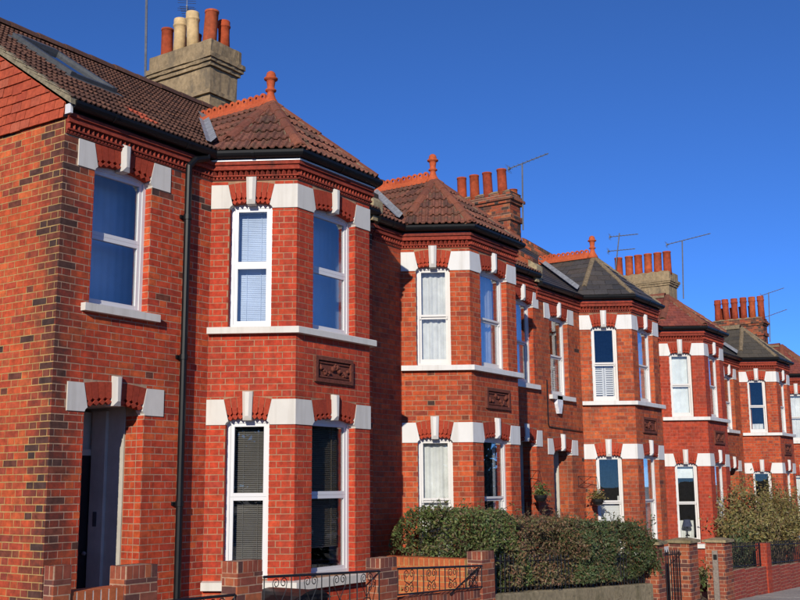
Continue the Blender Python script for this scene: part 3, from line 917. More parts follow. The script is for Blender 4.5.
# ------------------------------------------------------------------ the ground
def ground_z(x):
    x = max(-60, min(70, x))
    return -.05 - .03 * x
def sheet(name, mat, xs, y0, y1, dz, kind='structure'):
    m = MB(); n = len(xs)
    vs = [(x, y0, ground_z(x) + dz) for x in xs] + [(x, y1, ground_z(x) + dz) for x in xs]
    m.add(vs, [(i, i + 1, n + i + 1, n + i) for i in range(n - 1)])
    return m.build(name, mat, None, fix=False, kind=kind)
XS_ = [-1500, -60, -20, 0, 20, 40, 70, 1500]
sheet('ground', 'soil', XS_, -1500, 1500, -.15)
sheet('road', 'asphalt', XS_, -4.6, 4.4, -.13)
sheet('garden_ground', 'soil', [-8, 0, 20, 40, 60], 6.9, 15.5, .01)
pv = sheet('pavement', 'mortar_dark', XS_, 4.55, 6.9, -.012)
m = MB(); rn = random.Random(2)
x = -6.0
while x < 45:
    for k, (a, b) in enumerate(((4.56, 5.32), (5.33, 6.09), (6.10, 6.86))):
        xo = x + (.3 if k == 1 else 0)
        g = [ground_z(xo + .004), ground_z(xo + .596)]
        j = rn.uniform(-.002, .002)
        m.hexa([(xo + .004, a, g[0] - .03), (xo + .596, a, g[1] - .03), (xo + .596, b, g[1] - .03), (xo + .004, b, g[0] - .03), (xo + .004, a, g[0] + j), (xo + .596, a, g[1] + j), (xo + .596, b, g[1] + j), (xo + .004, b, g[0] + j)], rn.random())
    x += .6
m.build('paving_slabs', 'pavement', pv, fix=False, kind='stuff')
m = MB(); m.add([(-60, 4.4, ground_z(-60) - .14), (70, 4.4, ground_z(70) - .14), (70, 4.4, ground_z(70) - .004), (-60, 4.4, ground_z(-60) - .004), (-60, 4.55, ground_z(-60) - .004), (70, 4.55, ground_z(70) - .004)], [(0, 1, 2, 3), (3, 2, 5, 4)])
m.build('kerb', 'kerb', None, fix=False, kind='structure')
sheet('far_pavement', 'pavement', XS_, -7.5, -4.6, 0)

# ------------------------------------------------------------------ the terrace
YF, YW = 7.891, 8.7954
DX, W = .5334, 1.4914
EZ, EOFF, SLOPE, YR = 5.68, .10, .6745, 11.8
class House: pass

def house(idx, Xb, mir, z0, e0, p1, wc, cfg):
    """Xb: X of the bay's front corner on the doorway side; mir: +1 doorway nearer the camera; e0, p1: reach of the doorway wall and of the wall beyond the bay; wc: doorway centre from the corner"""
    H = House(); H.idx = idx
    hx = lambda xl: Xb + mir * xl
    H.root = thing('terraced_house', (hx(W / 2), YW, ground_z(hx(W / 2))), cfg['label'], 'house', 'terraced houses along the street')
    E0, E1, F0, F1, P0, P1 = [(hx(a), b) for a, b in ((-e0, YW), (-DX, YW), (0, YF), (W, YF), (W + DX, YW), (p1, YW))]
    path = [E0, E1, F0, F1, P0, P1]
    if mir < 0: path = path[::-1]
    X0, X1 = path[0][0], path[-1][0]
    ent, c1, fro, c2, par = [Fr(a, b, z0) for a, b in ((E0, E1), (F0, E1), (F0, F1), (F1, P0), (P0, P1))]
    # make both cants start at the wall
    c1 = Fr(E1, F0, z0); c2 = Fr(P0, F1, z0)
    zbase = -1.6; ztop = 5.34
    wm, bm_ = cfg['wall'], cfg['bay']
    BW = Bricks(wm[0], wm[1]); BB = Bricks(bm_[0], bm_[1])
    white = cfg.get('white', 'stone_white'); st = cfg['style']; ct = cfg['content']
    far = cfg.get('far', False)
    # --- doorway wall
    c = e0 - wc; hw = .41
    zw = 5.03; zd = 2.44
    ex = lintel(H, ent, c, hw, zw, c - hw - .225, c + hw + .275, white, key_h=.085) + lintel(H, ent, c, hw, zd, c - hw - .225, c + hw + .275, white)
    holes = [(c - hw, c + hw, 3.57, zw + .20, .16), (c - hw, c + hw, zbase, zd + .20, .95)]
    dk = cfg.get('dark')
    BW.wall(ent, 0, ent.L, zbase, ztop, holes, ex, cfg.get('bond', 'flemish'), e0=.002 if idx == 0 else 0, dark=dk, quoin=idx == 0)
    make_window(H, ent, c, hw, 3.57, zw + .085, st, ct['door_up'])
    m = MB(); ent.box(m, c - hw - .10, c + hw + .13, -.10, .075, 3.485, 3.568); m.build('window_sill', white, H.root)
    # porch and front door
    m = MB()
    for a, b in ((c - hw + .004, c - hw + .014), (c + hw - .014, c + hw - .004)): ent.box(m, a, b, -.94, -.29, zbase, zd + .104)
    ent.box(m, c - hw + .014, c + hw - .014, -.94, -.10, zd + .105, zd + .12)
    m.build('porch_lining', 'porch', H.root)
    m = MB(); zs = ground_z(ent.p(c, 0, 0).x) - z0 + .22
    ent.box(m, c - hw + .005, c + hw - .005, -.97, .10, zbase, zs); m.build('door_step', 'concrete', H.root)
    m = MB(); 
    ent.box(m, c - hw + .015, c - hw + .09, -.83, -.78, zs, zd + .07); ent.box(m, c + hw - .055, c + hw - .015, -.775, -.55, zs, zd + .07)
    ent.box(m, c - hw + .09, c + hw - .015, -.83, -.782, 2.02, 2.09); ent.box(m, c - hw + .015, c + hw - .015, -.84, -.835, zs, zd + .07); m.build('door_frame', 'porch', H.root)
    m = MB(); ent.box(m, c - hw + .092, c + hw - .016, -.82, -.79, zs, 2.02)
    for a in (c - .22, c + .04):
        for b0, b1 in ((zs + .15, zs + .75), (zs + .9, 1.95)): ent.box(m, a, a + .18, -.79, -.783, b0, b1)
    dr = m.build('door', cfg.get('door', 'door'), H.root)
    m = MB(); ent.box(m, c + hw - .062, c + hw - .056, -.70, -.64, 1.24, 1.40); m.build('door_bell', 'skylight', H.root)
    m = MB(); m.lathe(ent.p(c + .30, -.76, .95), [(.0, -.025), (.02, -.018), (.027, 0), (.02, .018), (.0, .025)], 8); m.build('handle', 'grey_metal', dr)
    # --- bay
    T = math.tan(R(59.47 / 2)) * .014
    tb = .002 * math.tan(R(59.47 / 2))
    cc, ch, fc, fh = .49, .262, .744, .432
    for fr, wcn, hwn, l0, l1, tag in ((c1, cc, ch, 0, c1.L + T, 'cant'), (fro, fc, fh, -T, fro.L + T, 'front'), (c2, cc, ch, 0, c2.L + T, 'far')):
        exs = []
        for zb in (4.985, 2.375): exs += lintel(H, fr, wcn, hwn, zb, l0, l1, white, key_h=.095)
        hl = [(wcn - hwn, wcn + hwn, 3.53, 4.985 + .20, .16), (wcn - hwn, wcn + hwn, .62, 2.375 + .20, .16)]
        if tag == 'front': exs.append((.335, 1.095, 2.90, 3.22))
        BB.wall(fr, 0, fr.L, zbase, ztop, hl, exs, 'flemish', e0=tb if tag == 'front' else -.002, e1=tb, dark=cfg.get('bdark'))
        up = .085 if tag == 'front' else .062
        make_window(H, fr, wcn, hwn, 3.53, 4.985 + up, st, ct[tag + '_up'])
        make_window(H, fr, wcn, hwn, .62, 2.375 + up, st, ct[tag + '_lo'])
    BW.wall(par, 0, par.L, zbase, ztop, dark=dk, bond=cfg.get('bond', 'flemish'))
    # carved terracotta panel
    m = MB()
    for a, b, c_, d in ((.338, 1.092, 2.903, 2.95), (.338, 1.092, 3.17, 3.217), (.338, .385, 2.95, 3.17), (1.045, 1.092, 2.95, 3.17)): fro.box(m, a, b, -.02, .040, c_, d)
    for a, b, c_, d in ((.40, 1.03, 2.965, 2.985), (.40, 1.03, 3.135, 3.155)): fro.box(m, a, b, -.02, .020, c_, d)
    pn = m.build('terracotta_panel', 'terra_dark', H.root)
    m = MB(); fro.box(m, .386, 1.044, -.02, .003, 2.951, 3.169)
    rn = random.Random(4 + idx)
    for k in range(26):
        a = .43 + .57 * rn.random(); z = 3.06 + .07 * math.sin(a * 19) * rn.uniform(.3, 1.2)
        s = rn.uniform(.016, .038)
        m.lathe(fro.p(a, .012, z - s), [(s * .2, 0), (s * .9, s * .5), (s, s), (s * .8, s * 1.5), (s * .2, s * 2)], 6)
    m.build('carving', 'terra_dark', pn)
    # --- running courses: sills, cornice, fascia, gutter
    bay = [E1, F0, F1, P0] if mir > 0 else [P0, F1, F0, E1]
    m = MB(); m.sweep(bay, [(-.10, z0 + 3.445), (.085, z0 + 3.445), (.085, z0 + 3.515), (.078, z0 + 3.523), (-.10, z0 + 3.532)]); m.build('bay_sill', white, H.root)
    m = MB(); m.sweep(bay, [(-.10, z0 + .50), (.085, z0 + .50), (.085, z0 + .59), (-.10, z0 + .622)]); m.build('bay_sill', white, H.root)
    pth = [(path[0][0] + .006, path[0][1])] + path[1:-1] + [(path[-1][0] - .006, path[-1][1])]
    for nm, a, b, d in (('cornice_band', 5.338, 5.350, .020), ('cornice_band', 5.378, 5.395, .040), ('cornice_band', 5.455, 5.485, .060), ('cornice_band', 5.485, 5.52, .040), ('cornice_band', 5.52, 5.56, .062)):
        m = MB(); m.sweep(pth, [(-.06, z0 + a), (d, z0 + a), (d, z0 + b), (-.06, z0 + b)]); m.build(nm, 'cornice', H.root)
    m = MB()
    rn = random.Random(1)
    for i in range(5):
        f = Fr(path[i], path[i + 1], z0); n = int(f.L / .062)
        for k in range(n):
            u = (k + .5) * f.L / n
            f.prism(m, [(u - .024, 5.396), (u + .024, 5.396), (u + .024, 5.454), (u - .024, 5.454)], -.05, .012 + 0 * k, rn.random())
            P = [f.p(u - .026, .005, 5.396), f.p(u + .026, .005, 5.396), f.p(u, .046, 5.396), f.p(u - .026, .005, 5.454), f.p(u + .026, .005, 5.454), f.p(u, .046, 5.454)]
            m.add(P, [(0, 2, 1), (3, 4, 5), (0, 1, 4, 3), (1, 2, 5, 4), (2, 0, 3, 5)], rn.random())
        n = int(f.L / .045)
        for k in range(n):
            u = (k + .5) * f.L / n
            f.box(m, u - .014, u + .014, -.03, .026, 5.351, 5.377, rn.random())
    m.build('dogtooth_course', 'cornice', H.root, kind='stuff')
    m = MB(); m.sweep(pth, [(.012, z0 + 5.562), (.032, z0 + 5.562), (.032, z0 + 5.665), (.012, z0 + 5.665)]); m.build('fascia', 'door', H.root)
    if idx == 0:
        m = MB(); m.sweep(bay, [(.034, z0 + 5.562), (.072, z0 + 5.562), (.072, z0 + 5.582), (.034, z0 + 5.582)]); m.build('soffit_strip', 'upvc', H.root)
    g = []
    for k in range(9):
        t = math.pi * (1 + k / 8); g.append((.100 + .070 * math.cos(t), z0 + 5.668 + .080 * math.sin(t)))
    g += [(.158, z0 + 5.668), (.042, z0 + 5.668)]
    m = MB(); m.sweep(pth, g)
    for i in range(5):        # joint collars
        a, b = Vector(pth[i]), Vector(pth[i + 1]); L = (b - a).length; d = (b - a) / L; n = max(1, int(L / .8))
        for k in range(n):
            q = a + d * (L * (k + .5) / n)
            m.sweep([tuple(q - d * .02), tuple(q + d * .02)], [(o + (.006 if o > .095 else -.004), z - .006) for o, z in g])
    m.build('gutter', 'black_gloss', H.root)
    # --- roof
    def offs(i):
        P = [Vector(p) for p in path]
        d1 = (P[i] - P[i - 1]).normalized() if i > 0 else (P[1] - P[0]).normalized()
        d2 = (P[i + 1] - P[i]).normalized() if i < 5 else d1
        n1, n2 = Vector((d1.y, -d1.x)), Vector((d2.y, -d2.x)); b = (n1 + n2).normalized()
        return P[i] + b * EOFF / b.dot(n1)
    ez = z0 + EZ
    az = z0 + 6.76 + cfg.get('apex', 0)
    Ea, Eb, Ec, Ed = [Vector((*offs(i), ez)) for i in (1, 2, 3, 4)]
    xc = hx(W / 2)
    A = Vector((xc, 8.97, az)); Rg = Vector((xc, YW - EOFF + (az - ez) / SLOPE, az))
    k_side = (az - ez) / (xc - Ea.x)
    ye = YW - EOFF; zr = ez + (YR - ye) * SLOPE
    m = MB(); xr0 = X0 - (.05 if idx == 0 else 0)
    m.add([(xr0, ye, ez), (X1, ye, ez), (X1, YR, zr), (xr0, YR, zr), (xr0, 2 * YR - ye, ez), (X1, 2 * YR - ye, ez)], [(0, 1, 2, 3), (3, 2, 5, 4)])
    roof = m.build('roof', 'underlay', H.root, fix=False)
    inbay = lambda w: az - k_side * abs(w.x - xc) > w.z + .06 and w.y < Rg.y
    cnt = [0]
    kind, tw, ga, tm = cfg['roof']
    sp = None
    if idx == 0:
        reds = [(9.03, 11.17), (7.95, 9.04), (10.65, 11.08)]
        def sp(w, r):
            return 'tile_new' if any(abs(w.x - a) < .15 and abs(w.y + .10 - b) < .12 for a, b in reds) else None
        sk = lambda w: inbay(w) or (7.60 < w.x < 8.33 and 9.80 < w.y < 11.05)
    else: sk = inbay
    es = Vector((0, 1, SLOPE)).normalized(); Lr = math.hypot(YR - ye, zr - ez)
    tile_field(roof, (xr0, ye - .03, ez - .02), (1, 0, 0), es, [(0, 0), (X1 - xr0, 0), (X1 - xr0, Lr), (0, Lr)], kind, tw, ga, tm, nobj=290 if idx == 0 else 0, skip=sk, special=sp, counter=cnt)
    hip_line(roof, (xr0, YR, zr + .02), (X1, YR, zr + .02), r=.11, seg=.45, mat='tile_brown', name='ridge_tile', bed=False, lift=.03)
    # bay roof
    m = MB()
    for t in ((Ea, Eb, A), (Eb, Ec, A), (Ec, Ed, A), (Ea, A, Rg), (Ed, Rg, A)): m.add([p - Vector((0, 0, .012)) for p in t], [(0, 1, 2)])
    br = m.build('bay_roof', 'underlay', H.root, fix=False)
    bk, btw, bga, btm = cfg['bay_roof']
    cnt2 = [0]; nb = 130 if idx < 3 else 0
    for P_, Q_ in ((Ea, Eb), (Eb, Ec), (Ec, Ed)): tri_field(br, P_, Q_, A, bk, btw, bga, btm, nobj=nb, counter=cnt2)
    # side slopes: courses run level, parallel to the ridge
    for P_, sg in ((Ea, -1), (Ed, 1)):
        es2 = Vector((-sg * (abs(xc - P_.x)), 0, az - ez)).normalized(); ls = math.hypot(xc - P_.x, az - ez)
        tile_field(br, P_, (0, -sg * -1.0 if False else 1, 0), es2, [(0, 0), (Rg.y - P_.y, ls), (A.y - P_.y, ls)], bk, btw, bga, btm, nobj=nb, counter=cnt2)
    hm = cfg.get('hip', 'hip_red'); hr = cfg.get('hip_r', .088)
    for P_ in (Eb, Ec): hip_line(br, P_ + (A - P_) * .02, A, r=hr, mat=hm)
    for P_ in (Ea, Ed): hip_line(br, P_ + (A - P_) * .22, A, r=hr, mat=hm)
    if cfg.get('crest', True):
        crest_line(br, A + Vector((0, .10, .07)), Rg + Vector((0, .0, .07)))
    else: hip_line(br, A + Vector((0, .05, .03)), Rg + Vector((0, 0, .03)), r=.09, mat=hm, name='ridge_tile')
    if cfg.get('finial', True): finial(br, A + Vector((0, .02, .04)))
    # lead valleys
    m = MB()
    for P_, sg in ((Ea, -1), (Ed, 1)):
        n_m = Vector((0, -SLOPE, 1)).normalized()
        v0, v1 = P_ + Vector((0, .12, SLOPE * .12)), Rg
        d = v1 - v0
        a = [v0 + n_m * .072, v1 + n_m * .072]
        s2 = Vector((sg * .08, 0, 0))
        s3 = Vector((-sg * .10, 0, .09))
        m.add([a[0], a[1], a[1] + s2, a[0] + s2], [(0, 1, 2, 3)]); m.add([a[0], a[1], a[1] + s3, a[0] + s3], [(0, 1, 2, 3)])
    m.build('valley_lead', 'lead', br, fix=False)
    # party parapet on the far side of the house, brick on edge
    m = MB(); rn = random.Random(idx)
    y0_ = YW - .04; L = math.hypot(YR - y0_, (YR - y0_) * SLOPE); cs, sn = 1 / math.hypot(1, SLOPE), SLOPE / math.hypot(1, SLOPE)
    zq = ez + (y0_ - ye) * SLOPE
    hp = .17
    mm = MB(); xa, xb = X1 - .11, X1 + .11
    mm.prism([(xa + .006, y0_, zq - .3), (xa + .006, y0_, zq + hp), (xa + .006, YR, zq + hp + (YR - y0_) * SLOPE), (xa + .006, YR, zq - .3 + (YR - y0_) * SLOPE)], Vector((.208, 0, 0)))
    pw = mm.build('parapet', 'mortar_dark', H.root)
    for row, (h0, h1) in enumerate(((.02, .085), (.095, .16), (.175, .24))):
        s = 0.0; w = .065 if row == 2 else .2156
        if row % 2: s = -.11
        while s < L - .02:
            a, b = max(s, 0), min(s + w, L)
            f = lambda q, h, x: (x, y0_ + q * cs - (h * 0), zq + q * sn + h)
            o = .010 if row == 2 else 0
            m.hexa([f(a, h0, xa - o), f(b, h0, xa - o), f(b, h0, xb + o), f(a, h0, xb + o), f(a, h1, xa - o), f(b, h1, xa - o), f(b, h1, xb + o), f(a, h1, xb + o)], rn.random())
            s += w + .01
    m.build('brickwork', 'brick_chim', pw, kind='stuff')
    m = MB()
    m.prism([(X1 - .12, YW - .10, z0 + 5.52), (X1 - .12, YW - .12, z0 + 5.82), (X1 - .12, YW + .06, z0 + 5.98), (X1 - .12, YW + .06, z0 + 5.52)], Vector((.24, 0, 0)))
    m.build('kneeler', 'stone_buff', H.root)
    # --- inside: partitions and floors
    m = MB()
    ip = []
    for i in range(6):
        P = [Vector(p) for p in path]
        d1 = (P[i] - P[i - 1]).normalized() if i > 0 else (P[1] - P[0]).normalized(); d2 = (P[i + 1] - P[i]).normalized() if i < 5 else d1
        n1, n2 = Vector((d1.y, -d1.x)), Vector((d2.y, -d2.x)); b = (n1 + n2).normalized(); q = P[i] - b * .02 / b.dot(n1); ip.append((q.x, q.y))
    yb = YW + 2.4
    dc = ent.p(c, 0, 0).x
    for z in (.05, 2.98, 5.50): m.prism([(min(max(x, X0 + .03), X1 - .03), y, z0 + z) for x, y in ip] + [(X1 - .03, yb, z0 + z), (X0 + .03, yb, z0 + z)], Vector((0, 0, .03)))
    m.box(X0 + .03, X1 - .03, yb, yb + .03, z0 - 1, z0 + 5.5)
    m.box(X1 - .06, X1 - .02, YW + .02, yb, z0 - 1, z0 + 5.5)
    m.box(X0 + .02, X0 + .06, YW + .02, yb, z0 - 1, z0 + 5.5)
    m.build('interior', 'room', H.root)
    m = MB(); yk = 2 * YR - YW
    m.add([(X0, yk, z0 - 1.5), (X1, yk, z0 - 1.5), (X1, yk, z0 + 5.7), (X0, yk, z0 + 5.7)], [(0, 1, 2, 3)])
    m.build('rear_wall', 'brick_b', H.root, fix=False)
    nob = cfg.get('nobj', (0, 0))
    BW.finish(H.root, 'wall', nob[0]); BB.finish(H.root, 'bay_wall', nob[1])
    H.ent, H.c1, H.fro, H.c2, H.par = ent, c1, fro, c2, par
    H.X0, H.X1, H.z0, H.c, H.hw = X0, X1, z0, c, hw
    H.roof, H.es, H.ez, H.ye = roof, es, ez, ye
    return H

def corner_dark(u, z, r):
    if u < .24 and r.random() < .3: return True
    if z > 4.9 and r.random() < .22: return True
    return r.random() < .008
def few_dark(u, z, r): return r.random() < .006
ROLL_BROWN = ('roll', .14, .235, 'tile_brown'); ROLL_RED = ('roll', .20, .29, 'tile_red')
SLATE = ('slate', .27, .20, 'slate'); MOSS = ('slate', .27, .20, 'slate_moss'); PLAIN = ('flat', .17, .13, 'tile_plain')
BX = [9.5225, 13.6444, 20.1635, 24.7103, 31.1486, 35.70, 42.1]
S = -.020457
zo = lambda i: S * (BX[i] - BX[0])
def content(du, cu, cl, fu, fl, au='curtain', al='curtain'):
    return dict(door_up=du, cant_up=cu, cant_lo=cl, front_up=fu, front_lo=fl, far_up=au, far_lo=al)
HS = []
HS.append(house(0, BX[0], 1, 0.0, BX[0] - 6.797, 12.35 - BX[0], 1.908, dict(
    label='end-of-terrace red brick house with tile-hung gable, skylight and clay tiled bay roof', wall=('brick_end', 'mortar_grey'), bay=('brick_bay', 'mortar_pink'), style='upvc', dark=corner_dark,
    content=content('veil', 'blind', 'blind_grey', 'veil', 'blind_tan', 'blind', 'blind'), roof=ROLL_BROWN, bay_roof=ROLL_RED, nobj=(100, 90), apex=0)))
HS.append(house(1, BX[1] + W, -1, zo(1), 17.66 - BX[1] - W, BX[1] + W - 12.354, 2.0, dict(
    label='brick house with net curtains, clay tiled bay roof and the hedge before its bay', wall=('brick_b', 'mortar_dark'), bay=('brick_b', 'mortar_pink'), white='stone_white_b', style='sash', dark=few_dark, bdark=few_dark,
    content=content('curtain', 'curtain', 'curtain', 'curtain', 'curtain_part', 'curtain', 'curtain'), roof=ROLL_RED, bay_roof=ROLL_RED, nobj=(100, 200), bond='flemish')))
HS.append(house(2, BX[2], 1, zo(2), BX[2] - 17.664, 23.18 - BX[2], 1.52, dict(
    label='brick house with grey slate bay roof, finial and white half-height shutters', wall=('brick_c', 'mortar_dark'), bay=('brick_c', 'mortar_dark'), white='stone_white_b', style='sash', dark=few_dark, bdark=few_dark,
    content=content('shutter', 'shutter', 'panel', 'curtain', 'curtain', 'curtain', 'curtain'), roof=SLATE, bay_roof=SLATE, hip='hip_mortar', hip_r=.055, nobj=(100, 150))))
HS.append(house(3, BX[3] + W, -1, zo(3), 28.63 - BX[3] - W, BX[3] + W - 23.184, 2.0, dict(
    label='house with bright red painted bay, mauve plain-tiled bay roof and no finial', wall=('brick_c', 'mortar_dark'), bay=('brick_d', 'mortar_red'), white='stone_white_b', style='sash',
    content=content('curtain', 'curtain', 'curtain', 'curtain', 'curtain', 'sheet', 'roller'), roof=PLAIN, bay_roof=PLAIN, crest=False, finial=False, apex=-.13)))
HS.append(house(4, BX[4], 1, zo(4), BX[4] - 28.634, 34.17 - BX[4], 1.52, dict(
    label='brick house with mossy dark slate bay roof and an amber curtain upstairs', wall=('brick_c', 'mortar_dark'), bay=('brick_b', 'mortar_dark'), white='stone_white_b', style='sash',
    content=content('curtain', 'amber', 'dark', 'curtain', 'dark', 'curtain', 'curtain'), roof=MOSS, bay_roof=MOSS, hip='hip_mortar', hip_r=.06, crest=False, finial=False, apex=-.02)))
HS.append(house(5, BX[5] + W, -1, zo(5), 39.6 - BX[5] - W, BX[5] + W - 34.174, 2.0, dict(
    label='farther brick house with reddish tiled bay roof next to the mossy slate roof', wall=('brick_c', 'mortar_dark'), bay=('brick_b', 'mortar_dark'), white='stone_white_b', style='sash',
    content=content('curtain', 'curtain', 'curtain', 'curtain', 'curtain'), roof=PLAIN, bay_roof=PLAIN, crest=False, finial=False)))
HS.append(house(6, BX[6], 1, zo(6), BX[6] - 39.604, 45.1 - BX[6], 1.52, dict(
    label='farthest house of the terrace, carrying the brick chimney with two pot rows', wall=('brick_c', 'mortar_dark'), bay=('brick_b', 'mortar_dark'), white='stone_white_b', style='sash',
    content=content('curtain', 'curtain', 'curtain', 'curtain', 'curtain'), roof=MOSS, bay_roof=MOSS, crest=False, finial=False)))
A_ = HS[0]

# ------------------------------------------------------------------ end gable of the first house
GX = 6.797
gf = Fr((GX, YW), (GX, 14.8), 0, (-1, 0))
B = Bricks('brick_gable', 'mortar_tan')
def gable_dark(u, z, r):
    if r.random() < (.45 if u < .24 else .25 if u < .40 else .05 if u < .8 else 0): return True
    if z > 4.9 and r.random() < .12: return True
    return r.random() < .02
B.wall(gf, 0, 6.0, -1.6, 5.52, bond='flemish', e0=-.0165, dark=gable_dark, quoin=True, brick_u=(0, 3.2))
B.finish(A_.root, 'gable_wall', 110)
m = MB(); m.add([(GX, YW, 5.52), (GX, 14.8, 5.52), (GX, YR, 5.56 + (YR - YW) * SLOPE)], [(0, 1, 2)])
gt = m.build('tile_hanging', 'underlay', A_.root, fix=False)
tile_field(gt, (GX - .012, 14.8, 5.50), (0, -1, 0), (0, 0, 1), [(0, 0), (6.0, 0), (6.0, .16), (3.0, .16 + 3.0 * SLOPE), (0, .16)], 'flat', .165, .112, 'tile_hung', nobj=150, name='hung_tile')
m = MB(); m.prism([(GX - .055, YW - .14, 5.62), (GX - .055, YW - .14, 5.70), (GX - .055, YR, 5.72 + (YR - YW + .12) * SLOPE), (GX - .055, YR, 5.62 + (YR - YW + .12) * SLOPE)], Vector((.10, 0, 0)))
m.build('verge', 'verge', A_.root)
m = MB(); m.box(GX - .02, GX + .01, YW - .10, YW - .01, 5.535, 5.64); m.build('barge_end', 'upvc', A_.root)
m = MB(); gf.box(m, -.03, 6, .0, .03, 5.505, 5.53); m.build('tilting_fillet', 'door', A_.root)

# roof window on the near slope
O = Vector((7.60, 9.82, A_.ez + (9.82 - A_.ye) * SLOPE)); nrm = Vector((0, -SLOPE, 1)).normalized(); es = A_.es
def rp(u, v, d): return O + Vector((u, 0, 0)) + es * v + nrm * d
def rbox(m, u0, u1, v0, v1, d0, d1): m.hexa([rp(u0, v0, d0), rp(u1, v0, d0), rp(u1, v1, d0), rp(u0, v1, d0), rp(u0, v0, d1), rp(u1, v0, d1), rp(u1, v1, d1), rp(u0, v1, d1)])
m = MB(); sw, sh = .70, 1.42
rbox(m, 0, .07, 0, sh, -.05, .10); rbox(m, sw - .07, sw, 0, sh, -.05, .10); rbox(m, .07, sw - .07, 0, .08, -.05, .09); rbox(m, .07, sw - .07, sh - .10, sh, -.05, .11)
rbox(m, -.05, 0, -.12, sh + .08, -.01, .05); rbox(m, sw, sw + .05, -.12, sh + .08, -.01, .05); rbox(m, 0, sw, -.16, 0, -.01, .045)
sky_w = m.build('skylight', 'skylight', A_.roof)
m = MB(); rbox(m, .071, sw - .071, .081, sh - .101, .05, .06); m.build('pane', 'glass', sky_w)
m = MB(); rbox(m, .0, sw, .0, sh, -.06, -.05); m.build('blind', 'blind_grey', sky_w)

# downpipe with its swan neck, first house
m = MB(); pxx = 8.535; yy = YW - .065
m.tube([(8.80, YW - .10, 5.62), (8.80, YW - .10, 5.56), (8.62, YW - .085, 5.50), (pxx, yy, 5.40), (pxx, yy, 5.30), (pxx, yy, -.3)], .041, 10)
for z in (4.75, 3.1, 1.45, .3): m.tube([(pxx, yy, z), (pxx, yy, z + .06)], .050, 10); m.box(pxx - .07, pxx + .07, YW - .03, YW + .01, z + .01, z + .05)
m.build('downpipe', 'black_gloss', A_.root)

# ------------------------------------------------------------------ chimneys
def row(x, ys, h, r, mat, cap=False): return [(x, y, h, r, mat, cap) for y in ys]
chimney(A_, 11.98, 12.84, 11.82, 13.42, 9.10, 6.4, 'cement', [(12.24, 13.15, .56, .105, 'pot_red', False), (12.24, 12.84, .66, .115, 'pot_buff', True), (12.24, 12.50, .69, .115, 'pot_buff', True), (12.24, 12.12, .63, .118, 'pot_red', False),
        (12.58, 12.10, .55, .105, 'pot_red', True), (12.58, 12.44, .50, .105, 'pot_red', False), (12.58, 12.8, .50, .105, 'pot_red', False), (12.58, 13.15, .50, .105, 'pot_red', False)])
chimney(HS[2], 22.85, 23.62, 11.95, 13.75, 9.02, 6.0, 'brick', row(23.05, (13.5, 13.12, 12.72, 12.30), .62, .125, 'pot_red') + row(23.42, (12.2,), .16, .12, 'pot_red'))
chimney(HS[4], 33.75, 34.72, 11.75, 13.85, 8.72, 5.8, 'cement', row(34.0, (13.65, 13.28, 12.94, 12.60, 12.26, 11.92), .72, .135, 'pot_red'))
chimney(HS[6], 44.75, 45.65, 11.65, 13.95, 8.55, 5.6, 'brick', row(45.0, (13.65, 13.28, 12.91, 12.54, 12.17, 11.8), .95, .14, 'pot_red', True) + row(45.35, (13.5, 13.1, 12.7, 12.3, 11.9), .62, .135, 'pot_red'))

# ------------------------------------------------------------------ front gardens: piers, walls, railings
YG = 6.85
def garden_pier(x0, x1, dy, ztop, label, mat='brick_pier', mortar='mortar_grey', cap=None, soldier=True, nobj=60):
    zg = ground_z(x0) - .1
    t = thing('garden_pier', ((x0 + x1) / 2, YG + dy / 2, zg), label, 'brick pier', 'brick piers along the front gardens')
    B = Bricks(mat, mortar)
    zt = ztop - (.11 if soldier else 0)
    faces = [Fr((x0, YG), (x1, YG), ztop - 3.0, (0, -1)), Fr((x0, YG), (x0, YG + dy), ztop - 3.0, (-1, 0)), Fr((x1, YG), (x1, YG + dy), ztop - 3.0, (1, 0)), Fr((x0, YG + dy), (x1, YG + dy), ztop - 3.0, (0, 1))]
    B.mb.box(x0, x1, YG, YG + dy, zg, ztop - .004)
    for i, f in enumerate(faces):
        B.wall(f, 0, f.L, zg - ztop + 3.0, zt - ztop + 3.0, bond='stretcher' if i == 0 else 'flemish', backing=False, e0=.004 if i == 0 else -.017, e1=.004 if i == 0 else -.005)
        if soldier:
            u = .0 if i == 0 else .017; n = max(1, round((f.L) / .075)); w = f.L / n
            for k in range(n):
                a, b = k * w + .005, (k + 1) * w - .005
                if i != 0: a = max(a, .017)
                B.brick(f, a, b, 3.0 - .105, 3.0 - .002)
    core = B.finish(t, 'core', nobj)
    if cap:
        m = MB(); m.box(x0 - .05, x1 + .05, YG - .05, YG + dy + .05, ztop, ztop + .05)
        m.hexa([(x0 - .045, YG - .045, ztop + .05), (x1 + .045, YG - .045, ztop + .05), (x1 + .045, YG + dy + .045, ztop + .05), (x0 - .045, YG + dy + .045, ztop + .05), (x0 + .1, YG + .1, ztop + .085), (x1 - .1, YG + .1, ztop + .085), (x1 - .1, YG + dy - .1, ztop + .085), (x0 + .1, YG + dy - .1, ztop + .085)])
        m.build('cap_stone', cap, t)
    return t

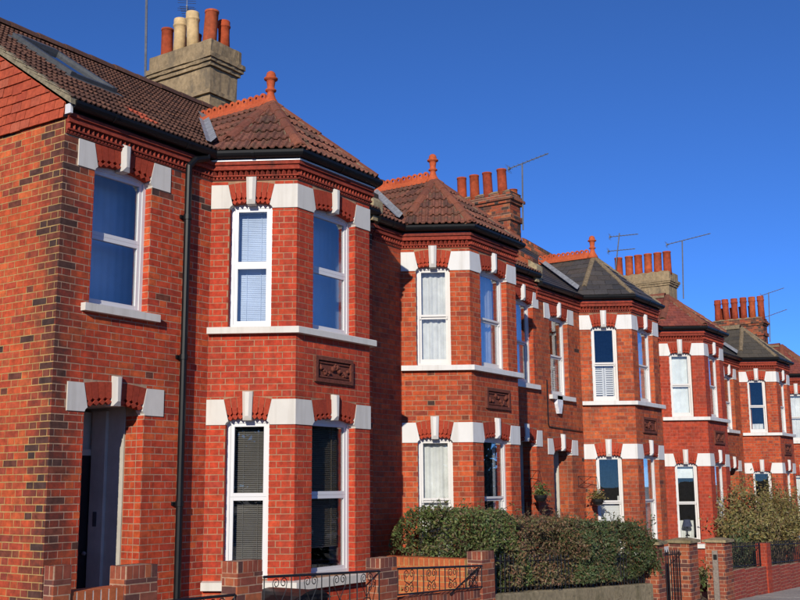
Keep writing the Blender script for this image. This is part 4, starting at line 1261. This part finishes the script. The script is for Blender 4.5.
def garden_wall(a, b, thick, za, zb, label, mat, mortar, soldier=True, nobj=80, name='garden_wall', out=(0, -1), sh=.106):
    """a..b: street-side line; za, zb: top heights at its ends"""
    t = thing(name, (a[0], a[1], ground_z(a[0])), label, 'wall', None)
    f = Fr(a, b, 0, out)
    B = Bricks(mat, mortar)
    n = max(1, int(f.L / .9)) if abs(za - zb) > .02 else 1
    for i in range(n):
        u0, u1 = f.L * i / n, f.L * (i + 1) / n
        zt = za + (zb - za) * (i + .5) / n
        zg = ground_z(f.p(u0, 0, 0).x) - .2
        f2 = Fr(a, b, zt - 3.0, out)
        f.box(B.mb, u0 + .0005, u1 - .0005, -thick, 0, zg, zt - .003)
        B.wall(f2, u0, u1, zg - zt + 3.0, 3.0 - (sh + .006 if soldier else .002), backing=False, bond='flemish')
        if soldier:
            k = int((u1 - u0) / .075); w = (u1 - u0) / k
            for q in range(k): B.brick(f2, u0 + q * w + .007, u0 + (q + 1) * w - .007, 3.0 - sh, 3.0)
            bb = [x for x in range(len(B.list))]
    part = B.finish(t, 'wall_core', nobj)
    if soldier:      # tops of the upright coping bricks
        m = MB(); rn = random.Random(3)
        for i in range(n):
            u0, u1 = f.L * i / n, f.L * (i + 1) / n; zt = za + (zb - za) * (i + .5) / n
            k = int((u1 - u0) / .075); w = (u1 - u0) / k
            for q in range(k): f.box(m, u0 + q * w + .005, u0 + (q + 1) * w - .005, -thick - .003, .0, zt - .02, zt + .003, rn.random())
        m.build('coping_bricks', mat, t, kind='stuff')
    return t

garden_pier(5.40, 5.56, .12, 1.07, 'squat brick pier in front of the gable corner', nobj=40)
garden_wall((5.56, YG + .02), (6.12, YG + .02), .18, .86, .85, 'short wall with white-jointed upright coping bricks before the open porch', 'brick_div', 'mortar_white', nobj=40, sh=.215)
garden_pier(6.12, 6.46, .20, 1.02, 'brick pier on the porch side of the iron gate', nobj=60)
garden_pier(7.46, 7.80, .20, .975, 'brick pier standing before the dark-blind window of the first bay', nobj=60)
garden_pier(9.76, 10.08, .20, .87, 'brick pier between the two scrolled railings', nobj=60)
garden_pier(12.02, 12.34, .22, .82, 'brick pier at the street end of the garden dividing wall', nobj=60)
garden_wall((7.80, YG + .04), (9.76, YG + .04), .16, .30, .27, 'dwarf brick wall carrying the scrolled railing before the first bay', 'brick_pier', 'mortar_grey', nobj=20)
garden_wall((10.08, YG + .04), (12.02, YG + .04), .16, .40, .35, 'dwarf brick wall carrying the railing with a diagonal bar', 'brick_pier', 'mortar_grey', nobj=40)
garden_wall((11.98, YG + .23), (11.98, YW - .3), .20, .72, .72, 'sunlit orange brick wall dividing two front gardens', 'brick_div', 'mortar_tan', nobj=100, out=(-1, 0))
garden_pier(18.24, 18.58, .25, .60, 'capped brick pier at the end of the clipped hedge', cap='concrete', soldier=False, nobj=40)
garden_pier(19.90, 20.38, .40, .55, 'capped brick pier between the iron gate and the garden gap', cap='concrete', soldier=False, nobj=60)
p6 = garden_pier(22.05, 22.55, .40, .46, 'capped brick pier with a grey timber board fixed to it', cap='concrete', soldier=False, nobj=60)
m = MB(); m.box(22.005, 22.035, YG + .14, YG + .25, ground_z(22) - .02, .30); m.build('timber_board', 'timber', p6)
m = MB(); m.box(21.985, 22.005, YG + .15, YG + .22, .12, .22); m.build('lock', 'iron', p6)
garden_wall((22.55, YG + .03), (31.0, YG + .03), .20, -.13, -.42, 'long low red brick wall below the straggly bush', 'brick_low', 'mortar_grey', soldier=False, nobj=120)
garden_pier(25.15, 25.50, .25, .30, 'bright red pier rising from the low red wall', mat='brick_d', mortar='mortar_red', soldier=False, nobj=30)

# concrete retaining wall under the hedge
t = thing('retaining_wall', (15, YG, ground_z(15)), 'rendered concrete retaining wall below the hedge railing', 'wall')
m = MB(); n = 14; xs = [12.36 + (17.95 - 12.36) * i / n for i in range(n + 1)]; rn = random.Random(8)
vs = []
for x in xs:
    zt = .265 - .053 * (x - 12.36) + rn.uniform(-.006, .006)
    vs += [(x, YG + .0 + rn.uniform(-.006, .006), ground_z(x) - .2), (x, YG + .005, zt - .02), (x, YG + .03, zt), (x, YG + .17, zt), (x, YG + .2, ground_z(x) - .2)]
m.add(vs, [(i * 5 + j, i * 5 + j + 1, i * 5 + 5 + j + 1, i * 5 + 5 + j) for i in range(n) for j in range(4)] + [(0, 1, 2, 3, 4), tuple(n * 5 + k for k in range(5))])
m.build('wall_body', 'concrete', t)

def scroll(m, c, ex, r, turns, start, sgn, th):
    pts = []
    n = int(14 * turns)
    for i in range(n + 1):
        a = start + sgn * 2 * math.pi * turns * i / n
        rr = r * (1 - .72 * i / n)
        pts.append(Vector(c) + ex * (rr * math.cos(a)) + Vector((0, 0, rr * math.sin(a))))
    m.tube(pts, th, 4, caps=False)

def scroll_railing(x0, x1, za, zb, zla, zlb, label, diag=False, y=YG - .0):
    t = thing('iron_railing', (x0, y, zla), label, 'railing', 'scrolled iron railings along the first gardens')
    ex = Vector((1, 0, 0)); L = x1 - x0
    top = lambda x: za + (zb - za) * (x - x0) / L
    low = lambda x: zla + (zlb - zla) * (x - x0) / L
    m = MB(); m.tube([(x0, y, top(x0)), (x1, y, top(x1))], .013, 4); m.build('top_rail', 'iron', t)
    m = MB(); m.tube([(x0, y, low(x0)), (x1, y, low(x1))], .010, 4); m.build('bottom_rail', 'iron', t)
    n = max(2, round(L / .44)); w = L / n
    for k in range(n + 1):
        for dx in ((-.065, .065) if 0 < k < n else ((.01,) if k == 0 else (-.01,))):
            x = x0 + k * w + dx
            m = MB(); m.tube([(x, y, low(x)), (x, y, top(x))], .008, 4); m.build('baluster', 'iron', t)
    for k in range(n):
        cx = x0 + (k + .5) * w; zt, zl = top(cx), low(cx); h = zt - zl
        m = MB()
        for sg in (-1, 1):
            r = .052
            c1_ = Vector((cx + sg * .055, y, zt - .065))
            scroll(m, c1_, ex * sg, r, 1.25, 0, 1, .0055)
            m.tube([c1_ + Vector((sg * r, 0, 0)), Vector((cx + sg * .088, y, zt - .14)), Vector((cx + sg * .02, y, zl + h * .42)), Vector((cx, y, zl + h * .34))], .0055, 4)
            c2_ = Vector((cx + sg * .05, y, zl + .062))
            scroll(m, c2_, ex * sg, .045, 1.2, 0, -1, .0055)
            m.tube([Vector((cx, y, zl + h * .34)), Vector((cx + sg * .05, y, zl + .13)), c2_ + Vector((sg * .045, 0, 0))], .0055, 4)
        m.build('heart_scroll', 'iron', t)
    if diag:
        m = MB(); m.tube([(x1 - .05, y + .02, top(x1) - .02), (x1 - .75, y + .02, low(x1) - .03)], .012, 4); m.build('brace', 'iron', t)
    return t
scroll_railing(7.82, 9.74, .81, .735, .39, .33, 'scrolled black iron railing before the first bay window')
scroll_railing(10.09, 12.01, .735, .645, .45, .385, 'scrolled black iron railing with a diagonal brace before the orange dividing wall', diag=True)
g = scroll_railing(6.49, 7.43, .70, .68, -.20, -.22, 'low scrolled iron gate of the open porch')
g.name = 'iron_gate'; g['category'] = 'gate'

def bar_railing(x0, x1, y, za, zb, h, step, label, name='iron_railing', cat='railing', group='plain barred railings', finials=False):
    t = thing(name, (x0, y, za), label, cat, group)
    L = x1 - x0; z = lambda x: za + (zb - za) * (x - x0) / L
    for q in (.06, h - .05):
        m = MB(); m.tube([(x0, y, z(x0) + q), (x1, y, z(x1) + q)], .011, 4); m.build('rail', 'iron', t)
    k = 0; x = x0 + step / 2
    me = None
    while x < x1:
        m = MB(); m.tube([(x, y, z(x) - .02), (x, y, z(x) + h)], .009, 4); m.tube([(x, y, z(x) + h), (x, y, z(x) + h + .05)], .014, 4, r1=.002); m.build('baluster', 'iron', t); x += step
    return t
bar_railing(12.40, 17.9, YG + .12, .262, -.03, .46, .125, 'plain barred iron railing on the concrete wall under the hedge')
bar_railing(18.62, 19.86, YG + .15, ground_z(18.7) + .05, ground_z(19.8) + .05, 1.0, .12, 'tall barred iron garden gate between two capped piers', 'iron_gate', 'gate', None)
bar_railing(22.60, 25.10, YG + .12, -.135, -.22, .52, .12, 'plain barred railing on the low red wall, left of the red pier' if False else 'plain barred railing between the boarded pier and the bright red pier')
bar_railing(25.55, 31.0, YG + .12, -.235, -.42, .52, .12, 'plain barred railing beyond the bright red pier under the bush')

# ------------------------------------------------------------------ planting
def leaves(m, pts, size, rnd, flat=.0):
    for p, n in pts:
        a = Vector((rnd.gauss(0, 1), rnd.gauss(0, 1), rnd.gauss(0, 1))) + n * 1.2
        a.normalize()
        b = a.orthogonal().normalized(); b.rotate(Matrix.Rotation(rnd.uniform(0, 6.28), 3, a)); c = a.cross(b)
        s = size * rnd.uniform(.6, 1.35)
        P = [p - b * s, p - b * s * .1 + c * s * .42 + a * s * .12, p + b * s, p - b * s * .1 - c * s * .42 + a * s * .12]
        m.add(P, [(0, 1, 2), (0, 2, 3)], rnd.random())

def lump(x, y, z, s): 
    return (math.sin(x * 3.1 + s) * math.sin(z * 3.7 + s * 2) + math.sin(x * 6.3 + y * 4 + s) * .6 + math.sin(z * 8.1 + x * 2.2 + s) * .4) * .5

def hedge(label, x0, x1, y0, y1, zt0, zt1, mat, n, size, seed, group='hedge sections behind the concrete wall', bare=.0):
    rnd = random.Random(seed)
    zg = ground_z((x0 + x1) / 2) + .05
    t = thing('hedge', ((x0 + x1) / 2, (y0 + y1) / 2, zg), label, 'hedge', group)
    m = MB(); pts = []
    while len(pts) < n:
        u, v, w = rnd.random(), rnd.random(), rnd.random() ** .8
        x = x0 + (x1 - x0) * u; zt = zt0 + (zt1 - zt0) * u
        y = y0 + (y1 - y0) * v; z = zg + .15 + (zt - zg - .15) * w
        # push towards the skin
        r = rnd.random()
        if r < .75:
            k = rnd.choice((0, 0, 0, 1, 2, 2, 3, 4))
            dp = abs(rnd.gauss(0, .09))
            if k == 0: y = y0 + dp
            elif k == 1: y = y1 - dp
            elif k == 2: z = zt - dp
            elif k == 3: x = x0 + dp
            else: x = x1 - dp
        x += rnd.gauss(0, .13); z += rnd.gauss(0, .02)
        d = lump(x, y, z, seed)
        cx, cy = (x0 + x1) / 2, (y0 + y1) / 2
        y += (y - cy) / (y1 - y0) * d * .40; z += d * .085 * w; x += (x - cx) / (x1 - x0) * d * .2
        # rounded shoulders
        ex_ = max(0, abs(x - cx) - ((x1 - x0) / 2 - .25)) / .25
        ey_ = max(0, abs(y - cy) - ((y1 - y0) / 2 - .22)) / .22
        z -= (z - zg) * .10 * (ex_ ** 2 + ey_ ** 2)
        thin = .30 if z < zg + .62 else 1.0
        if y < 7.06 and z < .33 - .053 * (x - 12.36): continue
        if rnd.random() > thin: continue
        if math.sin(x * 5.3 + seed) + math.sin(z * 6.1 + y * 5 + seed * 3) + math.sin(x * 11 + z * 9) * .6 < -1.05 and rnd.random() < .8: continue
        nn = Vector(((x - cx) * .5, (y - cy) * 2.0, max(0, z - (zg + zt) / 2))).normalized()
        pts.append((Vector((x, y, z)), nn))
    leaves(m, pts, size, rnd)
    m.build('foliage', mat, t, fix=False, kind='stuff')
    m = MB()
    for k in range(int((x1 - x0) * 26)):
        x = rnd.uniform(x0 + .08, x1 - .08); y = rnd.uniform(y0 + .1, y1 - .1)
        q = [Vector((x, y, zg - .1))]
        H_ = rnd.uniform(.7, 1.02) * (zt0 + (zt1 - zt0) * (x - x0) / (x1 - x0) - zg)
        for j in range(4): q.append(q[-1] + Vector((rnd.gauss(0, .05), rnd.gauss(0, .05), H_ / 4)))
        m.tube(q, .010, 3, rnd.random(), r1=.003)
        for j in range(7):
            p = q[rnd.randrange(1, 5)]; d = Vector((rnd.gauss(0, 1), rnd.gauss(0, 1), rnd.uniform(.2, 1.2))).normalized() * rnd.uniform(.14, .42)
            m.tube([p, p + d], .004, 3, rnd.random(), r1=.002)
    lv = MB(); sp_ = []
    for k in range(int((x1 - x0) * 32)):
        x = rnd.uniform(x0, x1); y = rnd.uniform(y0 + .05, y1 - .1); zt = zt0 + (zt1 - zt0) * (x - x0) / (x1 - x0)
        b = Vector((x, y, zt - .12)); e = b + Vector((rnd.gauss(0, .07), rnd.gauss(-.02, .06), rnd.uniform(.12, .30)))
        if rnd.random() < .45: b = Vector((x, y0 + .12, rnd.uniform(.45, zt))); e = b + Vector((rnd.gauss(0, .08), -rnd.uniform(.14, .26), rnd.uniform(0, .16)))
        m.tube([b, e], .004, 3, rnd.random(), r1=.002)
        for q in range(7): sp_.append((b.lerp(e, .35 + .65 * rnd.random()) + Vector((rnd.gauss(0, .018), rnd.gauss(0, .018), rnd.gauss(0, .012))), Vector((0, 0, 1))))
    leaves(lv, sp_, size * .95, rnd); lv.build('shoots', mat, t, fix=False, kind='stuff')
    m.build('stems', 'bark', t, fix=False, kind='stuff')
    return t
hedge('leafy green hedge section behind the orange dividing wall', 12.25, 13.45, 6.98, 8.40, 1.33, 1.30, 'leaf_green', 17000, .028, 3)
hedge('sparse brownish hedge section between the green and the dark clipped ones', 13.05, 15.75, 6.90, 7.72, 1.23, 1.10, 'leaf_brown', 15000, .024, 5)
hedge('dense dark green clipped hedge section ending at a capped pier', 15.0, 18.25, 6.88, 7.70, 1.10, .97, 'leaf_dark', 27000, .030, 9)

def bush(label, c, rx, ry, rz, mat, n, size, seed, twigs=60, group=None, name='bush', cat='bush'):
    rnd = random.Random(seed); c = Vector(c)
    t = thing(name, (c.x, c.y, ground_z(c.x)), label, cat, group)
    m = MB(); tw = MB(); pts = []
    base = Vector((c.x, c.y, ground_z(c.x)))
    ends = []
    for k in range(twigs):
        d = Vector((rnd.gauss(0, 1) * rx, rnd.gauss(0, 1) * ry, abs(rnd.gauss(0, .9)) * rz)); l = d.length
        e = c + Vector((d.x / l * rx, d.y / l * ry, d.z / l * rz)) * rnd.uniform(.55, 1.12)
        b = base + Vector((rnd.gauss(0, rx * .4), rnd.gauss(0, ry * .25), 0))
        mid = b.lerp(e, .5) + Vector((rnd.gauss(0, .12), rnd.gauss(0, .1), .12))
        tw.tube([b, mid, e], .014, 3, rnd.random(), r1=.003); ends.append((mid, e))
    for k in range(n):
        mid, e = ends[rnd.randrange(len(ends))]
        p = mid.lerp(e, rnd.uniform(.1, 1.08)) + Vector((rnd.gauss(0, .13), rnd.gauss(0, .11), rnd.gauss(0, .11)))
        pts.append((p, (p - c).normalized()))
    leaves(m, pts, size, rnd)
    m.build('foliage', mat, t, fix=False, kind='stuff'); tw.build('stems', 'bark', t, fix=False, kind='stuff')
    return t
bush('straggly olive and yellow bush spilling over the low red wall', (28.2, 7.75, .45), 3.3, .80, 1.45, 'leaf_olive', 17000, .045, 4, 170)
bush('small green weed growing between the capped piers', (21.4, 7.3, -.25), .35, .25, .30, 'leaf_green', 500, .04, 6, 14)
bush('dark leafy shrub behind the railing of the low red wall', (25.2, 7.45, -.1), 1.9, .35, .62, 'leaf_dark', 3200, .045, 12, 40)

# trees on the other side of the street: they show in the window glass
def tree(label, x, y, h, seed):
    rnd = random.Random(seed); zg = ground_z(x) - .05
    t = thing('street_tree', (x, y, zg), label, 'tree', 'trees across the street')
    m = MB(); top = Vector((x, y, zg + h * .45)); m.tube([(x, y, zg - .2), (x + .05, y, zg + h * .2), top], .17, 8, r1=.11)
    ends = []
    for k in range(44):
        d = Vector((rnd.gauss(0, 1), rnd.gauss(0, 1), rnd.uniform(-.9, 1.4))).normalized()
        e = top + Vector((d.x * h * .34, d.y * h * .34, d.z * h * .5)) * rnd.uniform(.6, 1)
        m.tube([top - Vector((0, 0, .4)), top.lerp(e, .5) + Vector((0, 0, .15)), e], .05, 4, r1=.012); ends.append(e)
    m.build('trunk', 'bark', t, fix=False)
    m = MB(); pts = []
    for e in ends:
        for q in range(130):
            p = e + Vector((rnd.gauss(0, 1), rnd.gauss(0, 1), rnd.gauss(0, .8))) * h * .085
            pts.append((p, Vector((0, 0, 1))))
    leaves(m, pts, .34, rnd); m.build('crown', 'leaf_tree', t, fix=False, kind='stuff')
for i, (x, y, h) in enumerate(((27, -11, 7.6), (32, -10.5, 8.0), (37, -11.5, 7.4), (43, -11, 8.0), (-24, -5.5, 6.6), (-27, -1.0, 6.8), (-23, -10, 7.0))):
    tree('leafy street tree on the far pavement, out beyond the camera' if False else 'leafy tree across the street, mirrored in the window glass', x, y, h, i + 20)

# ------------------------------------------------------------------ aerials, alarm box, baskets and other small things
def aerial(label, mast, ztop, booms):
    t = thing('tv_aerial', mast[0], label, 'aerial', 'television aerials on the chimneys')
    m = MB(); m.tube([mast[0], (mast[1][0], mast[1][1], ztop)], .023, 6); m.build('mast', 'grey_metal', t)
    for c, d, L, ne, refl in booms:
        c = Vector(c); d = Vector(d).normalized(); a = c - d * L * .35; b = c + d * L * .65
        m = MB(); m.tube([a, b], .016, 5); m.build('boom', 'grey_metal', t)
        s = Vector((d.y, -d.x, 0)).normalized(); u = s.cross(d)
        m = MB()
        for k in range(ne):
            p = a.lerp(b, (k + .5) / ne); w = .13 * (1 - .4 * k / ne)
            m.tube([p - s * w, p + s * w], .006, 3)
        m.build('elements', 'grey_metal', t)
        m = MB()
        for q in (-.09, -.05, .05, .09): m.tube([a + u * q - s * .16, a + u * q + s * .16], .005, 3)
        m.tube([a - u * .1, a + u * .1], .008, 4); m.build('reflector', 'grey_metal', t)
        if refl:
            m = MB(); m.box(*[v for k in range(3) for v in (c[k] - d[k] * L * .33 - .03, c[k] - d[k] * L * .33 + .03)]); m.build('dipole_box', 'grey_metal', t)
ty = Vector((.12, -1, .10))
aerial('tall bare aerial mast on the rendered chimney with buff pots', [(11.99, 13.40, 8.75), (11.97, 13.44)], 10.9, [])
aerial('aerial seen end on behind the buff chimney pots', [(12.62, 13.05, 8.9), (12.62, 13.05)], 10.15, [((12.62, 13.05, 10.1), (1, .9, .05), .9, 9, False)])
aerial('single aerial beside the four-pot brick chimney', [(23.5, 11.98, 8.1), (23.5, 11.95)], 9.85, [((23.5, 11.95, 9.86), (.05, -1, .20), 1.15, 9, True)])
aerial('double aerial on a leaning mast behind the slate bay roof', [(33.6, 13.74, 8.2), (33.6, 13.42)], 10.22, [((33.6, 13.42, 10.12), (.1, -1, -.02), 1.0, 9, True), ((33.6, 13.52, 9.62), (.1, -1, -.02), .95, 9, True)])
aerial('single aerial beside the rendered six-pot chimney', [(34.8, 11.70, 7.9), (34.8, 11.63)], 9.92, [((34.8, 11.65, 9.93), (.05, -1, .13), 1.55, 11, True)])
aerial('double aerial beside the brick chimney with two pot rows', [(45.75, 11.72, 7.6), (45.75, 11.64)], 9.75, [((45.75, 11.62, 9.72), (.05, -1, .25), 1.0, 9, True), ((45.75, 11.62, 8.75), (.05, -1, .28), 1.1, 9, False)])

C_ = HS[2]
m = MB(); f = C_.ent; uc = 18.46 - f.o.x; zc = 3.17 - C_.z0
f.prism(m, [(uc - .11, zc + .17), (uc + .11, zc + .17), (uc + .12, zc + .02), (uc + .05, zc - .17), (uc - .05, zc - .17), (uc - .12, zc + .02)], .006, .075)
o = m.build('alarm_box', 'alarm', None, loc=f.p(uc, 0, zc)); setprops(o, 'white shield-shaped burglar alarm box on the brick wall under the shuttered window', 'alarm box')
m = MB(); yq = YW - .02
m.tube([(18.02, yq, 3.62), (18.02, yq, 2.80), (18.05, yq, 2.74), (19.55, yq, 2.70)], .012, 5)
o = m.build('cable', 'iron', None, loc=(18.02, yq, 3.2)); setprops(o, 'thin black cable running down and across the brick wall', 'cable')

def basket(label, x, y, z, seed, wallp):
    t = thing('hanging_basket', (x, y, z), label, 'basket', 'hanging flower baskets')
    m = MB(); m.lathe((x, y, z - .12), [(.02, -.05), (.08, -.03), (.115, .03), (.12, .08), (.10, .08)], 12); m.build('bowl', 'bin', t)
    m = MB(); top = Vector((x, y, z + .38))
    for k in range(3):
        a = k * 2.1; m.tube([(x + .11 * math.cos(a), y + .11 * math.sin(a), z - .04), top], .003, 3)
    wp = Vector(wallp); m.tube([top, wp], .006, 4); m.tube([wp, wp - Vector((0, 0, .22))], .006, 4); m.tube([wp - Vector((0, 0, .2)), wp.lerp(top, .7)], .005, 4); m.build('bracket', 'iron', t)
    rnd = random.Random(seed); m = MB()
    pts = [(Vector((x + rnd.gauss(0, .07), y + rnd.gauss(0, .07), z + abs(rnd.gauss(0, .08)) - .04)), Vector((0, 0, 1))) for k in range(240)]
    leaves(m, pts, .035, rnd); m.build('foliage', 'leaf_green' if seed % 2 else 'leaf_olive', t, fix=False, kind='stuff')
    m = MB(); pts = [(Vector((x + rnd.gauss(0, .11), y + rnd.gauss(0, .11), z + abs(rnd.gauss(0, .10)))), Vector((0, 0, 1))) for k in range(16)]
    leaves(m, pts, .03, rnd); m.build('flowers', 'flower', t, fix=False, kind='stuff')
basket('dark hanging basket on an iron bracket beside the shuttered bay window', 19.35, 8.42, 1.42, 2, (19.30, YW - .005, 1.82))
basket('small green hanging basket in the shaded doorway corner', 17.15, 8.55, 1.52, 3, (17.2, YW - .005, 1.92))

t = thing('wheelie_bin', (8.95, 7.45, ground_z(8.9)), 'black bin with a domed lid before the first bay window', 'bin')
m = MB(); zg = ground_z(8.95)
m.hexa([(8.72, 7.22, zg), (9.16, 7.22, zg), (9.16, 7.66, zg), (8.72, 7.66, zg), (8.66, 7.16, zg + .80), (9.22, 7.16, zg + .80), (9.22, 7.72, zg + .80), (8.66, 7.72, zg + .80)]); m.build('body', 'bin', t)
m = MB(); n = 8
pr_ = [(8.64 + .60 * i / n, zg + .805 + .10 * math.sin(math.pi * i / n) ** .7) for i in range(n + 1)]
m.prism([(x, 7.13, z) for x, z in pr_], Vector((0, .62, 0))); m.build('lid', 'bin', t)
t = thing('rubbish_bag', (11.35, 7.45, ground_z(11.35)), 'pale plastic rubbish bag behind the first scrolled railing', 'bag')
m = MB(); rn = random.Random(5); prof = [(.16, 0), (.27, .10), (.29, .25), (.24, .42), (.13, .54), (.05, .60), (.09, .68), (.02, .70)]
m.lathe((11.35, 7.45, ground_z(11.35) + .02), prof, 12); m.v = [(x + rn.gauss(0, .02), y + rn.gauss(0, .02), z + rn.gauss(0, .012)) for x, y, z in m.v]
m.build('sack', 'bag', t)
